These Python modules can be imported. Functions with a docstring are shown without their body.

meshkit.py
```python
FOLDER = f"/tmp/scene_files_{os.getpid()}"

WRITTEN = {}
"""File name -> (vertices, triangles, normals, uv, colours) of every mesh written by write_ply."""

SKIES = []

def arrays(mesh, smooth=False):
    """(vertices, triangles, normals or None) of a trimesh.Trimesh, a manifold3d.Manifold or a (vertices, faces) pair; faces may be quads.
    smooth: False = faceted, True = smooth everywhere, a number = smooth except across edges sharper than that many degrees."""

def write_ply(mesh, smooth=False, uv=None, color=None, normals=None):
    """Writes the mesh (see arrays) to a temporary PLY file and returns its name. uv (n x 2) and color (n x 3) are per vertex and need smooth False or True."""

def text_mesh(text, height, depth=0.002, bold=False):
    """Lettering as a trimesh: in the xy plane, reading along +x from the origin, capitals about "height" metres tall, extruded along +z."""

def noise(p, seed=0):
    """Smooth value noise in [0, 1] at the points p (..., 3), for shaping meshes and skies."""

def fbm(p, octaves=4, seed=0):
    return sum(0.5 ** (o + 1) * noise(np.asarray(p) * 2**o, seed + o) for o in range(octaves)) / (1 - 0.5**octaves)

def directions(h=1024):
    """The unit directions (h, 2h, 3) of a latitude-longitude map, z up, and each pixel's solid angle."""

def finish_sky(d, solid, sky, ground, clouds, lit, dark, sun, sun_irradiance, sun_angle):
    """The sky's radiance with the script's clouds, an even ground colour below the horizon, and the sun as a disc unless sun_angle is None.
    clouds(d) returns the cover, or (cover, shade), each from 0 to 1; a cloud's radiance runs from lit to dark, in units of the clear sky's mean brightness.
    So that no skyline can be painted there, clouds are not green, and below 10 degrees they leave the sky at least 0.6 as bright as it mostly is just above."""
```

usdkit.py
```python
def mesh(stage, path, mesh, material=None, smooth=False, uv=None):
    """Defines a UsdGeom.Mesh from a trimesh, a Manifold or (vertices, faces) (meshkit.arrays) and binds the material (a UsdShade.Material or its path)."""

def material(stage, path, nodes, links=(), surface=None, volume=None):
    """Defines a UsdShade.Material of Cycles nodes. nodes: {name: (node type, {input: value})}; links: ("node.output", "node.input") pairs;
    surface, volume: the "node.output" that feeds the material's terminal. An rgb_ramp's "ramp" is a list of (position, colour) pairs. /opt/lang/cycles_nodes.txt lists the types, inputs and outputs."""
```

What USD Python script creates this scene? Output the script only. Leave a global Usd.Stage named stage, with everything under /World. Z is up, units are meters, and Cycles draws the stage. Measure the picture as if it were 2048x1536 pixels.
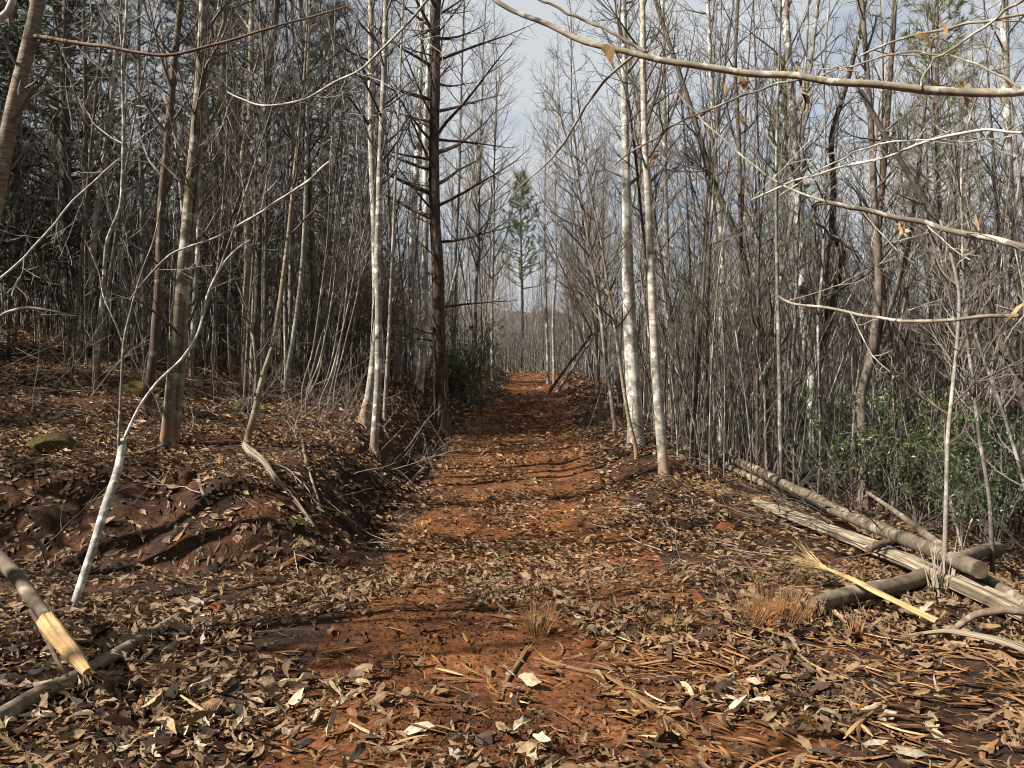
import math
import numpy as np
import usdkit
from meshkit import noise, fbm
from scipy.interpolate import PchipInterpolator
from pxr import Usd, UsdGeom, UsdLux, UsdShade, Gf, Sdf, Vt

stage = Usd.Stage.CreateInMemory()
UsdGeom.SetStageUpAxis(stage, UsdGeom.Tokens.z)
UsdGeom.SetStageMetersPerUnit(stage, 1.0)
UsdGeom.Xform.Define(stage, "/World")
UsdGeom.Scope.Define(stage, "/World/Looks")

# ------------------------------------------------------------------ camera, sky, sun, exposure
EYE = 1.6
FPX = 1575.0                                  # focal length in pixels of a 2048 wide picture
cam = UsdGeom.Camera.Define(stage, "/World/camera")
cam.CreateHorizontalApertureAttr(36.0)
cam.CreateFocalLengthAttr(36.0 * FPX / 2048.0)
cam.CreateClippingRangeAttr(Gf.Vec2f(0.05, 5000))
cam.AddTranslateOp().Set(Gf.Vec3d(0, 0, EYE))
cam.AddRotateXYZOp().Set(Gf.Vec3f(90, 0, 0))
EXPOSURE = 1.5
cam.CreateExposureAttr(EXPOSURE)

SUN_EL = math.radians(41)
SUN_AZ = np.array([-0.93, -0.36]); SUN_AZ /= np.linalg.norm(SUN_AZ)
sund = np.array([SUN_AZ[0] * math.cos(SUN_EL), SUN_AZ[1] * math.cos(SUN_EL), math.sin(SUN_EL)])
usdkit.material(stage, "/World/Looks/sky_air", {
    "sky": ("sky_texture", {"sky_type": "single_scattering", "sun_disc": False, "sun_elevation": SUN_EL,
                            "sun_rotation": math.atan2(sund[0], sund[1]), "altitude": 300.0, "air_density": 1.0, "aerosol_density": 1.2}),
    "tc": ("texture_coordinate", {}),
    "mp": ("mapping", {"scale": (1.0, 1.0, 2.2), "location": (0.35, 0.1, 0.2)}),
    "n": ("noise_texture", {"scale": 2.3, "detail": 7.0, "roughness": 0.58}),
    "r": ("rgb_ramp", {"ramp": [(0.27, (0, 0, 0)), (0.50, (1, 1, 1))]}),
    "n2": ("noise_texture", {"scale": 1.3, "detail": 4.0, "roughness": 0.5}),
    "cl": ("rgb_ramp", {"ramp": [(0.36, (1.8, 2.1, 2.4)), (0.57, (4.6, 4.85, 5.1))]}),
    "mx": ("mix_color", {}),
    "bg": ("background_shader", {"strength": 0.05}),
}, [("tc.generated", "mp.vector"), ("mp.vector", "n.vector"), ("n.fac", "r.fac"), ("mp.vector", "n2.vector"), ("n2.fac", "cl.fac"),
    ("r.color", "mx.fac"), ("sky.color", "mx.a"), ("cl.color", "mx.b"), ("mx.result", "bg.color")], surface="bg.background")
dome = UsdLux.DomeLight.Define(stage, "/World/sky")
UsdShade.MaterialBindingAPI.Apply(dome.GetPrim()).Bind(UsdShade.Material.Get(stage, "/World/Looks/sky_air"))
sun = UsdLux.DistantLight.Define(stage, "/World/sun")
sun.CreateNormalizeAttr(True); sun.CreateIntensityAttr(1.25); sun.CreateAngleAttr(0.5); sun.CreateColorAttr(Gf.Vec3f(1.0, 0.95, 0.87))
_z = sund; _x = np.cross([0, 0, 1.0], _z); _x /= np.linalg.norm(_x); _y = np.cross(_z, _x)
sun.AddTransformOp().Set(Gf.Matrix4d(*_x, 0, *_y, 0, *_z, 0, 0, 0, 0, 1))

# ------------------------------------------------------------------ naming helpers
USED, DATA = {}, {}

def numbered(parent, name):
    k = USED.get((parent, name), -1) + 1
    USED[(parent, name)] = k
    return f"{parent}/{name}" + (f"_{k:03d}" if k else "")

def tag(prim, label=None, cat=None, group=None, kind=None):
    for k, v in (("label", label), ("category", cat), ("group", group), ("kind", kind)):
        if v:
            prim.SetCustomDataByKey(k, v)

def thing(name, label, cat, loc=(0, 0, 0), group=None, kind=None, rotz=0.0, scale=None, ref=None, tilt=None):
    p = numbered("/World", name)
    x = UsdGeom.Xform.Define(stage, p)
    x.AddTranslateOp().Set(Gf.Vec3d(*[float(v) for v in loc]))
    if tilt is not None:
        x.AddRotateXYZOp().Set(Gf.Vec3f(float(tilt[0]), float(tilt[1]), math.degrees(rotz)))
    elif rotz:
        x.AddRotateZOp().Set(math.degrees(rotz))
    if scale is not None:
        x.AddScaleOp().Set(Gf.Vec3f(*[float(s) for s in np.broadcast_to(scale, 3)]))
    tag(x.GetPrim(), label, cat, group, kind)
    if ref:
        x.GetPrim().GetReferences().AddInternalReference(ref)
        x.GetPrim().SetInstanceable(True)
    return p

def part(parent, name, vf, mat, smooth=False, uv=None, label=None):
    m = usdkit.mesh(stage, numbered(parent, name), vf, MAT[mat], smooth, uv)
    if label:
        tag(m.GetPrim(), label)
    return m

def single(name, label, cat, vf, mat, loc=(0, 0, 0), group=None, kind=None, smooth=False, uv=None):
    """a thing that is one mesh; vf is in world metres and is moved to a local origin"""
    v, f = vf
    m = usdkit.mesh(stage, numbered("/World", name), (np.asarray(v) - np.asarray(loc), f), MAT[mat], smooth, uv)
    UsdGeom.Xformable(m).AddTranslateOp().Set(Gf.Vec3d(*[float(a) for a in loc]))
    tag(m.GetPrim(), label, cat, group, kind)
    return m

# ------------------------------------------------------------------ materials
MAT = {}

def mat(name, nodes, links, surface="p.BSDF"):
    MAT[name] = usdkit.material(stage, "/World/Looks/" + name, nodes, links, surface=surface)

def bark(name, ramp, scale, lichen=0.0, lichen_col=(0.55, 0.54, 0.49), stain=0.0, bump=0.4, nscale=1.0, rough=0.85, moss=0.0, lscale=7.0):
    nodes = {
        "tc": ("texture_coordinate", {}), "mp": ("mapping", {"scale": scale}),
        "n": ("noise_texture", {"scale": nscale, "detail": 6.0, "roughness": 0.65, "distortion": 0.3}),
        "r": ("rgb_ramp", {"ramp": ramp}),
        "oi": ("object_info", {}), "br": ("map_range", {"from_min": 0.0, "from_max": 1.0, "to_min": 0.78, "to_max": 1.2}),
        "mb": ("mix_color", {"blend_type": "multiply", "fac": 1.0}),
        "nl": ("noise_texture", {"scale": lscale, "detail": 5.0, "roughness": 0.62}),
        "rl": ("rgb_ramp", {"ramp": [(0.60 - lichen * 0.2, (0, 0, 0)), (0.66 - lichen * 0.2, (1, 1, 1))]}),
        "ml": ("mix_color", {"b": lichen_col}),
        "lf": ("math", {"math_type": "multiply", "value2": min(1.0, lichen * 2.2)}),
        "sx": ("separate_xyz", {}), "ns": ("noise_texture", {"scale": 5.0, "detail": 3.0}),
        "sz": ("math", {"math_type": "multiply_add", "value2": 0.7}),
        "sr": ("map_range", {"from_min": 0.1, "from_max": 0.85, "to_min": stain, "to_max": 0.0, "clamp": True}),
        "ms": ("mix_color", {"b": (0.20, 0.085, 0.032)}),
        "nm": ("noise_texture", {"scale": 3.0, "detail": 4.0}), "rm": ("rgb_ramp", {"ramp": [(0.52, (0, 0, 0)), (0.62, (1, 1, 1))]}),
        "mf": ("math", {"math_type": "multiply", "value2": moss}), "mm": ("mix_color", {"b": (0.13, 0.125, 0.04)}),
        "b": ("bump", {"strength": bump, "distance": 0.012}),
        "p": ("principled_bsdf", {"roughness": rough, "specular_ior_level": 0.25}),
    }
    links = [("tc.object", "mp.vector"), ("mp.vector", "n.vector"), ("n.fac", "r.fac"), ("r.color", "mb.a"), ("oi.random", "br.value"), ("br.result", "mb.b"),
             ("tc.object", "nl.vector"), ("nl.fac", "rl.fac"), ("rl.color", "lf.value1"), ("lf.value", "ml.fac"), ("mb.result", "ml.a"),
             ("tc.object", "sx.vector"), ("tc.object", "ns.vector"), ("ns.fac", "sz.value1"), ("sx.z", "sz.value3"), ("sz.value", "sr.value"), ("sr.result", "ms.fac"),
             ("tc.object", "nm.vector"), ("nm.fac", "rm.fac"), ("rm.color", "mf.value1"), ("mf.value", "mm.fac"), ("ml.result", "mm.a"), ("mm.result", "ms.a"),
             ("ms.result", "p.base_color"), ("n.fac", "b.height"), ("b.normal", "p.normal")]
    mat(name, nodes, links)

bark("bark_pale", [(0.25, (0.085, 0.072, 0.056)), (0.5, (0.205, 0.18, 0.14)), (0.75, (0.30, 0.275, 0.225))], (9, 9, 30), 0.38, (0.46, 0.44, 0.39), 0.85)
bark("bark_birch", [(0.25, (0.085, 0.072, 0.056)), (0.48, (0.22, 0.195, 0.16)), (0.72, (0.33, 0.305, 0.26))], (7, 7, 16), 0.5, (0.50, 0.48, 0.43), 0.45, nscale=1.4, lscale=4.0)
bark("bark_tan", [(0.25, (0.06, 0.046, 0.03)), (0.5, (0.15, 0.12, 0.08)), (0.75, (0.22, 0.185, 0.13))], (9, 9, 34), 0.28, (0.40, 0.38, 0.32), 0.85, moss=0.35)
bark("bark_dark", [(0.3, (0.03, 0.024, 0.018)), (0.55, (0.10, 0.08, 0.062)), (0.75, (0.18, 0.15, 0.12))], (16, 16, 5), 0.12, (0.36, 0.35, 0.31), 0.3, bump=0.8)
bark("bark_brown", [(0.3, (0.028, 0.018, 0.013)), (0.55, (0.085, 0.055, 0.038)), (0.75, (0.15, 0.108, 0.078))], (16, 16, 5), 0.12, (0.42, 0.38, 0.32), 0.3, bump=0.8)
bark("bark_pine", [(0.32, (0.018, 0.011, 0.008)), (0.5, (0.068, 0.043, 0.031)), (0.72, (0.14, 0.098, 0.074))], (20, 20, 3.6), 0.08, (0.26, 0.21, 0.17), 0.25, bump=1.0)
bark("bark_log", [(0.25, (0.03, 0.022, 0.014)), (0.5, (0.105, 0.08, 0.053)), (0.75, (0.18, 0.145, 0.105))], (7, 9, 9), 0.2, (0.32, 0.29, 0.24), 0.0, nscale=1.2)
bark("bark_cherry", [(0.25, (0.045, 0.032, 0.022)), (0.5, (0.15, 0.115, 0.075)), (0.75, (0.33, 0.28, 0.20))], (7, 7, 60), 0.1, (0.4, 0.37, 0.3), 0.0)
bark("bark_branch", [(0.25, (0.07, 0.055, 0.038)), (0.5, (0.16, 0.132, 0.095)), (0.75, (0.26, 0.225, 0.17))], (12, 12, 12), 0.3, (0.42, 0.39, 0.33), 0.0, bump=0.3, lscale=14.0)
bark("bark_whip", [(0.25, (0.12, 0.105, 0.085)), (0.5, (0.26, 0.235, 0.20)), (0.75, (0.40, 0.375, 0.33))], (12, 12, 24), 0.4, (0.50, 0.48, 0.43), 0.0, bump=0.3, lscale=14.0)
bark("bark_sapling", [(0.25, (0.045, 0.037, 0.028)), (0.5, (0.105, 0.09, 0.072)), (0.75, (0.185, 0.165, 0.135))], (14, 14, 12), 0.35, (0.34, 0.325, 0.285), 0.4, bump=0.2, lscale=3.0)
bark("bark_silver", [(0.25, (0.075, 0.064, 0.05)), (0.5, (0.17, 0.152, 0.125)), (0.75, (0.27, 0.25, 0.215))], (14, 14, 20), 0.35, (0.40, 0.385, 0.345), 0.3, bump=0.2, lscale=3.0)

def varied(name, ramp, rough=0.8, spec=0.2, obj=1.0, grain=None, trans=0.0, bump=0.0, vein=False):
    """colour picked per loose piece and per object; grain = noise scale for mottling; vein needs uv"""
    nodes = {
        "g": ("geometry", {}), "oi": ("object_info", {}),
        "a": ("math", {"math_type": "multiply_add", "value2": obj}), "fr": ("math", {"math_type": "fraction"}),
        "r": ("rgb_ramp", {"ramp": ramp}),
        "p": ("principled_bsdf", {"roughness": rough, "specular_ior_level": spec}),
    }
    links = [("oi.random", "a.value1"), ("g.random_per_island", "a.value3"), ("a.value", "fr.value1"), ("fr.value", "r.fac")]
    out = "r.color"
    if grain:
        nodes["gn"] = ("noise_texture", {"scale": grain, "detail": 4.0, "roughness": 0.65})
        nodes["gr"] = ("rgb_ramp", {"ramp": [(0.3, (0.55, 0.52, 0.5)), (0.7, (1.2, 1.2, 1.2))]})
        nodes["gm"] = ("mix_color", {"blend_type": "multiply", "fac": 1.0, "use_clamp_result": False})
        links += [("g.position", "gn.vector"), ("gn.fac", "gr.fac"), (out, "gm.a"), ("gr.color", "gm.b")]
        out = "gm.result"
    if vein:
        nodes["uv"] = ("uvmap", {"attribute": "st"})
        nodes["sx"] = ("separate_xyz", {})
        nodes["ab"] = ("math", {"math_type": "subtract", "value2": 0.5}); nodes["aa"] = ("math", {"math_type": "absolute"})
        nodes["ph"] = ("math", {"math_type": "multiply_add", "value2": -0.75})     # chevrons: u - k*|v - .5|
        nodes["sc"] = ("math", {"math_type": "multiply", "value2": 82.0}); nodes["sn"] = ("math", {"math_type": "sine"})
        nodes["vr"] = ("map_range", {"from_min": -1.0, "from_max": 1.0, "to_min": 0.74, "to_max": 1.06})
        nodes["vm"] = ("mix_color", {"blend_type": "multiply", "fac": 1.0})
        nodes["b"] = ("bump", {"strength": 0.5, "distance": 0.004})
        links += [("uv.UV", "sx.vector"), ("sx.y", "ab.value1"), ("ab.value", "aa.value1"), ("aa.value", "ph.value1"), ("sx.x", "ph.value3"),
                  ("ph.value", "sc.value1"), ("sc.value", "sn.value1"), ("sn.value", "vr.value"), (out, "vm.a"), ("vr.result", "vm.b"),
                  ("sn.value", "b.height"), ("b.normal", "p.normal")]
        out = "vm.result"
    links.append((out, "p.base_color"))
    surf = "p.BSDF"
    if trans:
        nodes["t"] = ("translucent_bsdf", {}); nodes["mc"] = ("mix_closure", {"fac": trans})
        links += [(out, "t.color"), ("p.BSDF", "mc.closure1"), ("t.BSDF", "mc.closure2")]
        surf = "mc.closure"
    mat(name, nodes, links, surf)

LEAF = [(0.0, (0.022, 0.014, 0.009)), (0.13, (0.045, 0.027, 0.016)), (0.24, (0.095, 0.055, 0.030)), (0.34, (0.18, 0.108, 0.058)), (0.46, (0.33, 0.22, 0.12)),
        (0.60, (0.47, 0.355, 0.22)), (0.78, (0.60, 0.49, 0.34)), (0.90, (0.47, 0.40, 0.31)), (0.96, (0.26, 0.20, 0.14)), (1.0, (0.20, 0.085, 0.032))]
varied("dry_leaf", LEAF, 0.6, 0.3, grain=35.0, trans=0.08, vein=True)
varied("litter_leaf", LEAF, 0.65, 0.25, grain=30.0)
varied("hanging_leaf_tan", [(0, (0.42, 0.24, 0.09)), (0.5, (0.52, 0.35, 0.17)), (1, (0.60, 0.46, 0.27))], 0.6, 0.3, trans=0.35, vein=True)
varied("beech_leaf", [(0, (0.22, 0.12, 0.06)), (0.5, (0.34, 0.20, 0.11)), (1, (0.42, 0.29, 0.18))], 0.7, 0.2, trans=0.3)
varied("shred_wood", [(0, (0.05, 0.025, 0.012)), (0.35, (0.125, 0.058, 0.024)), (0.65, (0.21, 0.11, 0.045)), (0.88, (0.32, 0.19, 0.085)), (1, (0.42, 0.31, 0.17))], 0.75, 0.2, grain=60.0)
varied("fresh_wood", [(0, (0.17, 0.095, 0.04)), (0.4, (0.33, 0.205, 0.085)), (0.75, (0.45, 0.32, 0.15)), (1, (0.54, 0.43, 0.25))], 0.7, 0.25, grain=70.0)
varied("grey_wood", [(0, (0.15, 0.12, 0.085)), (0.5, (0.27, 0.225, 0.165)), (1, (0.38, 0.335, 0.26))], 0.8, 0.2, grain=50.0)
varied("red_wood", [(0, (0.05, 0.018, 0.010)), (0.5, (0.12, 0.042, 0.018)), (1, (0.20, 0.085, 0.036))], 0.8, 0.2, grain=50.0)
varied("twig_mix", [(0, (0.035, 0.026, 0.020)), (0.5, (0.075, 0.058, 0.045)), (0.8, (0.14, 0.117, 0.094)), (1, (0.27, 0.24, 0.20))], 0.7, 0.3)
varied("twig_ground", [(0, (0.05, 0.034, 0.022)), (0.6, (0.11, 0.082, 0.055)), (1, (0.24, 0.205, 0.16))], 0.8, 0.2)
varied("needles_far", [(0, (0.06, 0.08, 0.017)), (0.5, (0.12, 0.145, 0.03)), (1, (0.20, 0.205, 0.05))], 0.5, 0.35, trans=0.15)
varied("needles_dark", [(0, (0.018, 0.028, 0.012)), (0.6, (0.035, 0.05, 0.02)), (1, (0.06, 0.07, 0.03))], 0.55, 0.3, trans=0.1)
varied("evergreen_leaf", [(0, (0.03, 0.05, 0.016)), (0.6, (0.05, 0.075, 0.022)), (1, (0.085, 0.10, 0.03))], 0.4, 0.4, trans=0.12)
varied("crumb", [(0, (0.05, 0.022, 0.011)), (0.5, (0.13, 0.05, 0.02)), (0.8, (0.22, 0.10, 0.042)), (1, (0.36, 0.27, 0.17))], 0.9, 0.1)
varied("fern_leaf", [(0, (0.04, 0.07, 0.02)), (1, (0.09, 0.13, 0.035))], 0.6, 0.3, trans=0.2)

def grain(name, ramp, crack=0.5):
    """split wood: streaks along the piece; needs uv (u in metres along, v round)"""
    mat(name, {"uv": ("uvmap", {"attribute": "st"}), "mp": ("mapping", {"scale": (2.2, 30.0, 1.0)}), "n": ("noise_texture", {"scale": 1.0, "detail": 6.0, "roughness": 0.7, "distortion": 0.4}),
               "r": ("rgb_ramp", {"ramp": ramp}), "mp2": ("mapping", {"scale": (0.9, 11.0, 1.0), "location": (3.0, 1.0, 0)}), "n2": ("noise_texture", {"scale": 1.0, "detail": 4.0, "roughness": 0.6}),
               "r2": ("rgb_ramp", {"ramp": [(0.36, (1 - crack, 1 - crack, 1 - crack)), (0.47, (1, 1, 1))]}), "m": ("mix_color", {"blend_type": "multiply", "fac": 1.0}),
               "b": ("bump", {"strength": 0.9, "distance": 0.008}), "p": ("principled_bsdf", {"roughness": 0.8, "specular_ior_level": 0.2})},
        [("uv.UV", "mp.vector"), ("mp.vector", "n.vector"), ("n.fac", "r.fac"), ("uv.UV", "mp2.vector"), ("mp2.vector", "n2.vector"), ("n2.fac", "r2.fac"),
         ("r.color", "m.a"), ("r2.color", "m.b"), ("m.result", "p.base_color"), ("n.fac", "b.height"), ("b.normal", "p.normal")])

grain("wood_grey", [(0.3, (0.055, 0.04, 0.026)), (0.46, (0.155, 0.118, 0.078)), (0.6, (0.27, 0.225, 0.16)), (0.8, (0.36, 0.315, 0.24))], 0.8)
grain("wood_fresh", [(0.3, (0.17, 0.085, 0.032)), (0.45, (0.36, 0.225, 0.095)), (0.62, (0.50, 0.37, 0.18)), (0.8, (0.60, 0.50, 0.30))], 0.6)
grain("wood_brown", [(0.3, (0.045, 0.024, 0.012)), (0.48, (0.15, 0.082, 0.035)), (0.62, (0.28, 0.175, 0.08)), (0.8, (0.36, 0.25, 0.13))], 0.7)
grain("wood_red", [(0.3, (0.04, 0.016, 0.009)), (0.5, (0.12, 0.045, 0.018)), (0.7, (0.21, 0.095, 0.04))], 0.6)

def lumpy(name, ramp, scale, bump=0.9, rough=0.95, dist=0.035, mix2=None):
    mat(name, {"g": ("geometry", {}), "n": ("noise_texture", {"scale": scale, "detail": 9.0, "roughness": 0.68}), "r": ("rgb_ramp", {"ramp": ramp}),
               "n2": ("noise_texture", {"scale": scale * 16, "detail": 8.0, "roughness": 0.78}), "r2": ("rgb_ramp", {"ramp": [(0.34, (0.28, 0.27, 0.26)), (0.52, (0.9, 0.9, 0.9)), (0.68, (1.5, 1.45, 1.4))]}),
               "m": ("mix_color", {"blend_type": "multiply", "fac": 1.0, "use_clamp_result": False}), "b": ("bump", {"strength": bump, "distance": dist}),
               "p": ("principled_bsdf", {"roughness": rough, "specular_ior_level": 0.15})},
        [("g.position", "n.vector"), ("n.fac", "r.fac"), ("g.position", "n2.vector"), ("n2.fac", "r2.fac"), ("r.color", "m.a"), ("r2.color", "m.b"), ("m.result", "p.base_color"),
         ("n2.fac", "b.height"), ("b.normal", "p.normal")])

lumpy("soil_litter", [(0.30, (0.018, 0.011, 0.008)), (0.48, (0.045, 0.024, 0.015)), (0.60, (0.085, 0.036, 0.018)), (0.74, (0.14, 0.054, 0.023))], 1.7)
lumpy("soil_clay", [(0.30, (0.05, 0.022, 0.011)), (0.46, (0.12, 0.046, 0.017)), (0.60, (0.20, 0.078, 0.027)), (0.74, (0.26, 0.115, 0.043))], 1.5)
lumpy("clay_clod", [(0.3, (0.13, 0.038, 0.014)), (0.7, (0.25, 0.075, 0.026))], 6.0)
lumpy("moss_rock", [(0.34, (0.03, 0.024, 0.016)), (0.48, (0.075, 0.055, 0.018)), (0.62, (0.15, 0.095, 0.022)), (0.75, (0.10, 0.085, 0.035))], 5.0)
lumpy("moss_dark", [(0.34, (0.02, 0.018, 0.01)), (0.55, (0.06, 0.055, 0.02)), (0.75, (0.10, 0.085, 0.03))], 6.0)
lumpy("hill_wood", [(0.34, (0.085, 0.075, 0.08)), (0.5, (0.14, 0.125, 0.128)), (0.66, (0.20, 0.18, 0.18))], 0.06, dist=2.0)

# ------------------------------------------------------------------ terrain
_P = PchipInterpolator([-260, -60, -10, 0, 3, 5, 5.8, 7.0, 8.2, 10.5, 13, 17, 22, 28, 36, 46, 52, 60, 80, 120, 180, 300],
                       [-6, -2, 0, 0, 0, 0.03, 0.05, -0.06, -0.06, 0.07, 0.32, 0.70, 0.90, 1.12, 1.68, 2.28, 2.36, 2.1, 0.4, -5, -11, -14])
_C = PchipInterpolator([-260, 0, 10, 17, 24, 32, 40, 46, 52, 62, 80, 300], [0.2, 0.15, 0.08, 0.14, 0.5, 1.0, 1.3, 1.2, 0.5, -2.5, -8, -20])

def sst(a, b, x):
    t = np.clip((x - a) / (b - a), 0, 1)
    return t * t * (3 - 2 * t)

def smin(a, b, k):
    h = np.clip(0.5 + 0.5 * (b - a) / k, 0, 1)
    return b * (1 - h) + a * h - k * h * (1 - h)

def terrain(x, y):
    x, y = np.asarray(x, float), np.asarray(y, float)
    p = np.stack([x, y, 0 * x], -1)
    c, P = _C(np.clip(y, -260, 300)), _P(np.clip(y, -260, 300))
    o = x - c
    w = noise(p * 0.55, 3) - 0.5
    a = -o - 1.42 - 0.25 * w
    b = y - 6.75 + 0.9 * w - 0.04 * np.clip(-x - 2, 0, 6)
    t = smin(a, b, 0.7)
    hb = 0.74 - 0.25 * sst(16, 30, y)
    bank = hb * sst(-0.05, 1.05, t) + 0.14 * np.clip(t - 0.6, 0, 16) + 0.03 * np.clip(t - 16.6, 0, 80)
    bank *= 1 - sst(45, 80, y) * 0.7
    near = 0.07 * np.clip(-x - 1.8, 0, 8) * (1 - sst(5, 7.5, y))
    berm = 0.24 * np.exp(-((o - 2.1) / 0.62) ** 2) * sst(7.5, 10.5, y) * (1 - sst(30, 45, y))
    q = np.clip(o - 3.7 + 1.1 * sst(7.0, 12.0, y), 0, None)
    fall = -(0.25 * np.minimum(q, 6.0) + 0.07 * np.clip(q - 6.0, 0, 80)) * sst(2.0, 7.0, y)
    tread = -0.05 * np.exp(-(np.abs(o) / 0.95) ** 2) - 0.03 * np.exp(-((np.abs(o) - 0.75) / 0.22) ** 2) * sst(8, 12, y)
    rough = 0.16 * (fbm(p * 0.42, 3, 11) - 0.5) * sst(1.2, 3.5, np.abs(o)) + 0.055 * (fbm(p * 1.6, 3, 5) - 0.5) + 0.03 * (fbm(p * 6.5, 3, 8) - 0.5)
    cut = 0.42 * (fbm(p * np.array([2.4, 2.4, 1]), 4, 21) - 0.5) * np.exp(-((t - 0.45) / 0.5) ** 2)
    mound = 0.07 * np.exp(-(((x + 0.75) / 1.3) ** 2 + ((y - 5.0) / 0.55) ** 2)) + 0.06 * np.exp(-(((x + 0.9) / 1.6) ** 2 + ((y - 7.7) / 0.4) ** 2))
    return P + bank + near + berm + fall + tread + rough + cut + mound

def hit(px, py, h=0.0):
    """where the view ray through a point of the photograph meets the ground raised by h"""
    d = np.concatenate([np.arange(2.2, 20, 0.02), np.arange(20, 75, 0.1)])
    x, z = (px - 1024) / FPX * d, EYE - (py - 768) / FPX * d
    g = terrain(x, d) + h
    k = int(np.argmax(z <= g)) if (z <= g).any() else len(d) - 1
    return np.array([x[k], d[k], z[k]])

def at(px, py, d):
    return np.array([(px - 1024) / FPX * d, d, EYE - (py - 768) / FPX * d])

def axis(center, fine, s, g, lo, hi):
    out = [center]
    for sign in (-1, 1):
        x, o = center, []
        while lo < x < hi:
            x += sign * (s + g * max(0, abs(x - center) - fine))
            o.append(x)
        out = (o[::-1] + out) if sign < 0 else (out + o)
    return np.array(out)

gx = axis(0.0, 4.0, 0.05, 0.034, -260, 260)
gy = axis(6.5, 4.2, 0.05, 0.024, -120, 260)
X, Y = np.meshgrid(gx, gy, indexing="xy")
Z = terrain(X, Y)
GV = np.stack([X, Y, Z], -1).reshape(-1, 3)
nx = len(gx)
I, J = np.meshgrid(np.arange(nx - 1), np.arange(len(gy) - 1), indexing="xy")
Q = np.stack([J * nx + I, J * nx + I + 1, (J + 1) * nx + I + 1, (J + 1) * nx + I], -1).reshape(-1, 4)
qc = GV[Q].mean(1)
off = np.abs(qc[:, 0] - _C(np.clip(qc[:, 1], -260, 300)) + 0.25 * (noise(qc * 1.3, 9) - 0.5))
on_trail = (off < 1.25) & (qc[:, 1] > 2.0) & (qc[:, 1] < 62)

def compact(V, F):
    u, inv = np.unique(F, return_inverse=True)
    return V[u], inv.reshape(F.shape)

for nm, sel, m in (("ground", ~on_trail, "soil_litter"), ("trail", on_trail, "soil_clay")):
    v, f = compact(GV, Q[sel])
    pr = usdkit.mesh(stage, "/World/" + nm, (v, f), MAT[m], True).GetPrim()
    tag(pr, kind="structure")

# far wooded hills all round
th = np.linspace(0, 2 * np.pi, 241)[:-1]
rr = np.concatenate([np.linspace(225, 420, 18), np.linspace(450, 900, 10)])
T, R = np.meshgrid(th, rr, indexing="ij")
hx, hy = R * np.sin(T), R * np.cos(T)
hp = np.stack([hx, hy, 0 * hx], -1)
hz = -20 + 60 * sst(230, 440, R) * (0.55 + 0.9 * fbm(hp / 170, 4, 31)) + 12 * (fbm(hp / 16, 3, 4) - 0.5) * sst(226, 250, R)
hv = np.stack([hx, hy, hz], -1).reshape(-1, 3)
nr = len(rr)
I, J = np.meshgrid(np.arange(240), np.arange(nr - 1), indexing="ij")
hq = np.stack([I * nr + J, ((I + 1) % 240) * nr + J, ((I + 1) % 240) * nr + J + 1, I * nr + J + 1], -1).reshape(-1, 4)[:, ::-1]
tag(usdkit.mesh(stage, "/World/hills", (hv, hq), MAT["hill_wood"], True).GetPrim(), kind="structure")

# ------------------------------------------------------------------ mesh helpers
def unit(v):
    return v / np.maximum(np.linalg.norm(v, axis=-1, keepdims=True), 1e-12)

def quads(f):
    f = np.asarray(f)
    return np.vstack([f[:, [0, 1, 2]], f[:, [0, 2, 3]]])

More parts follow.
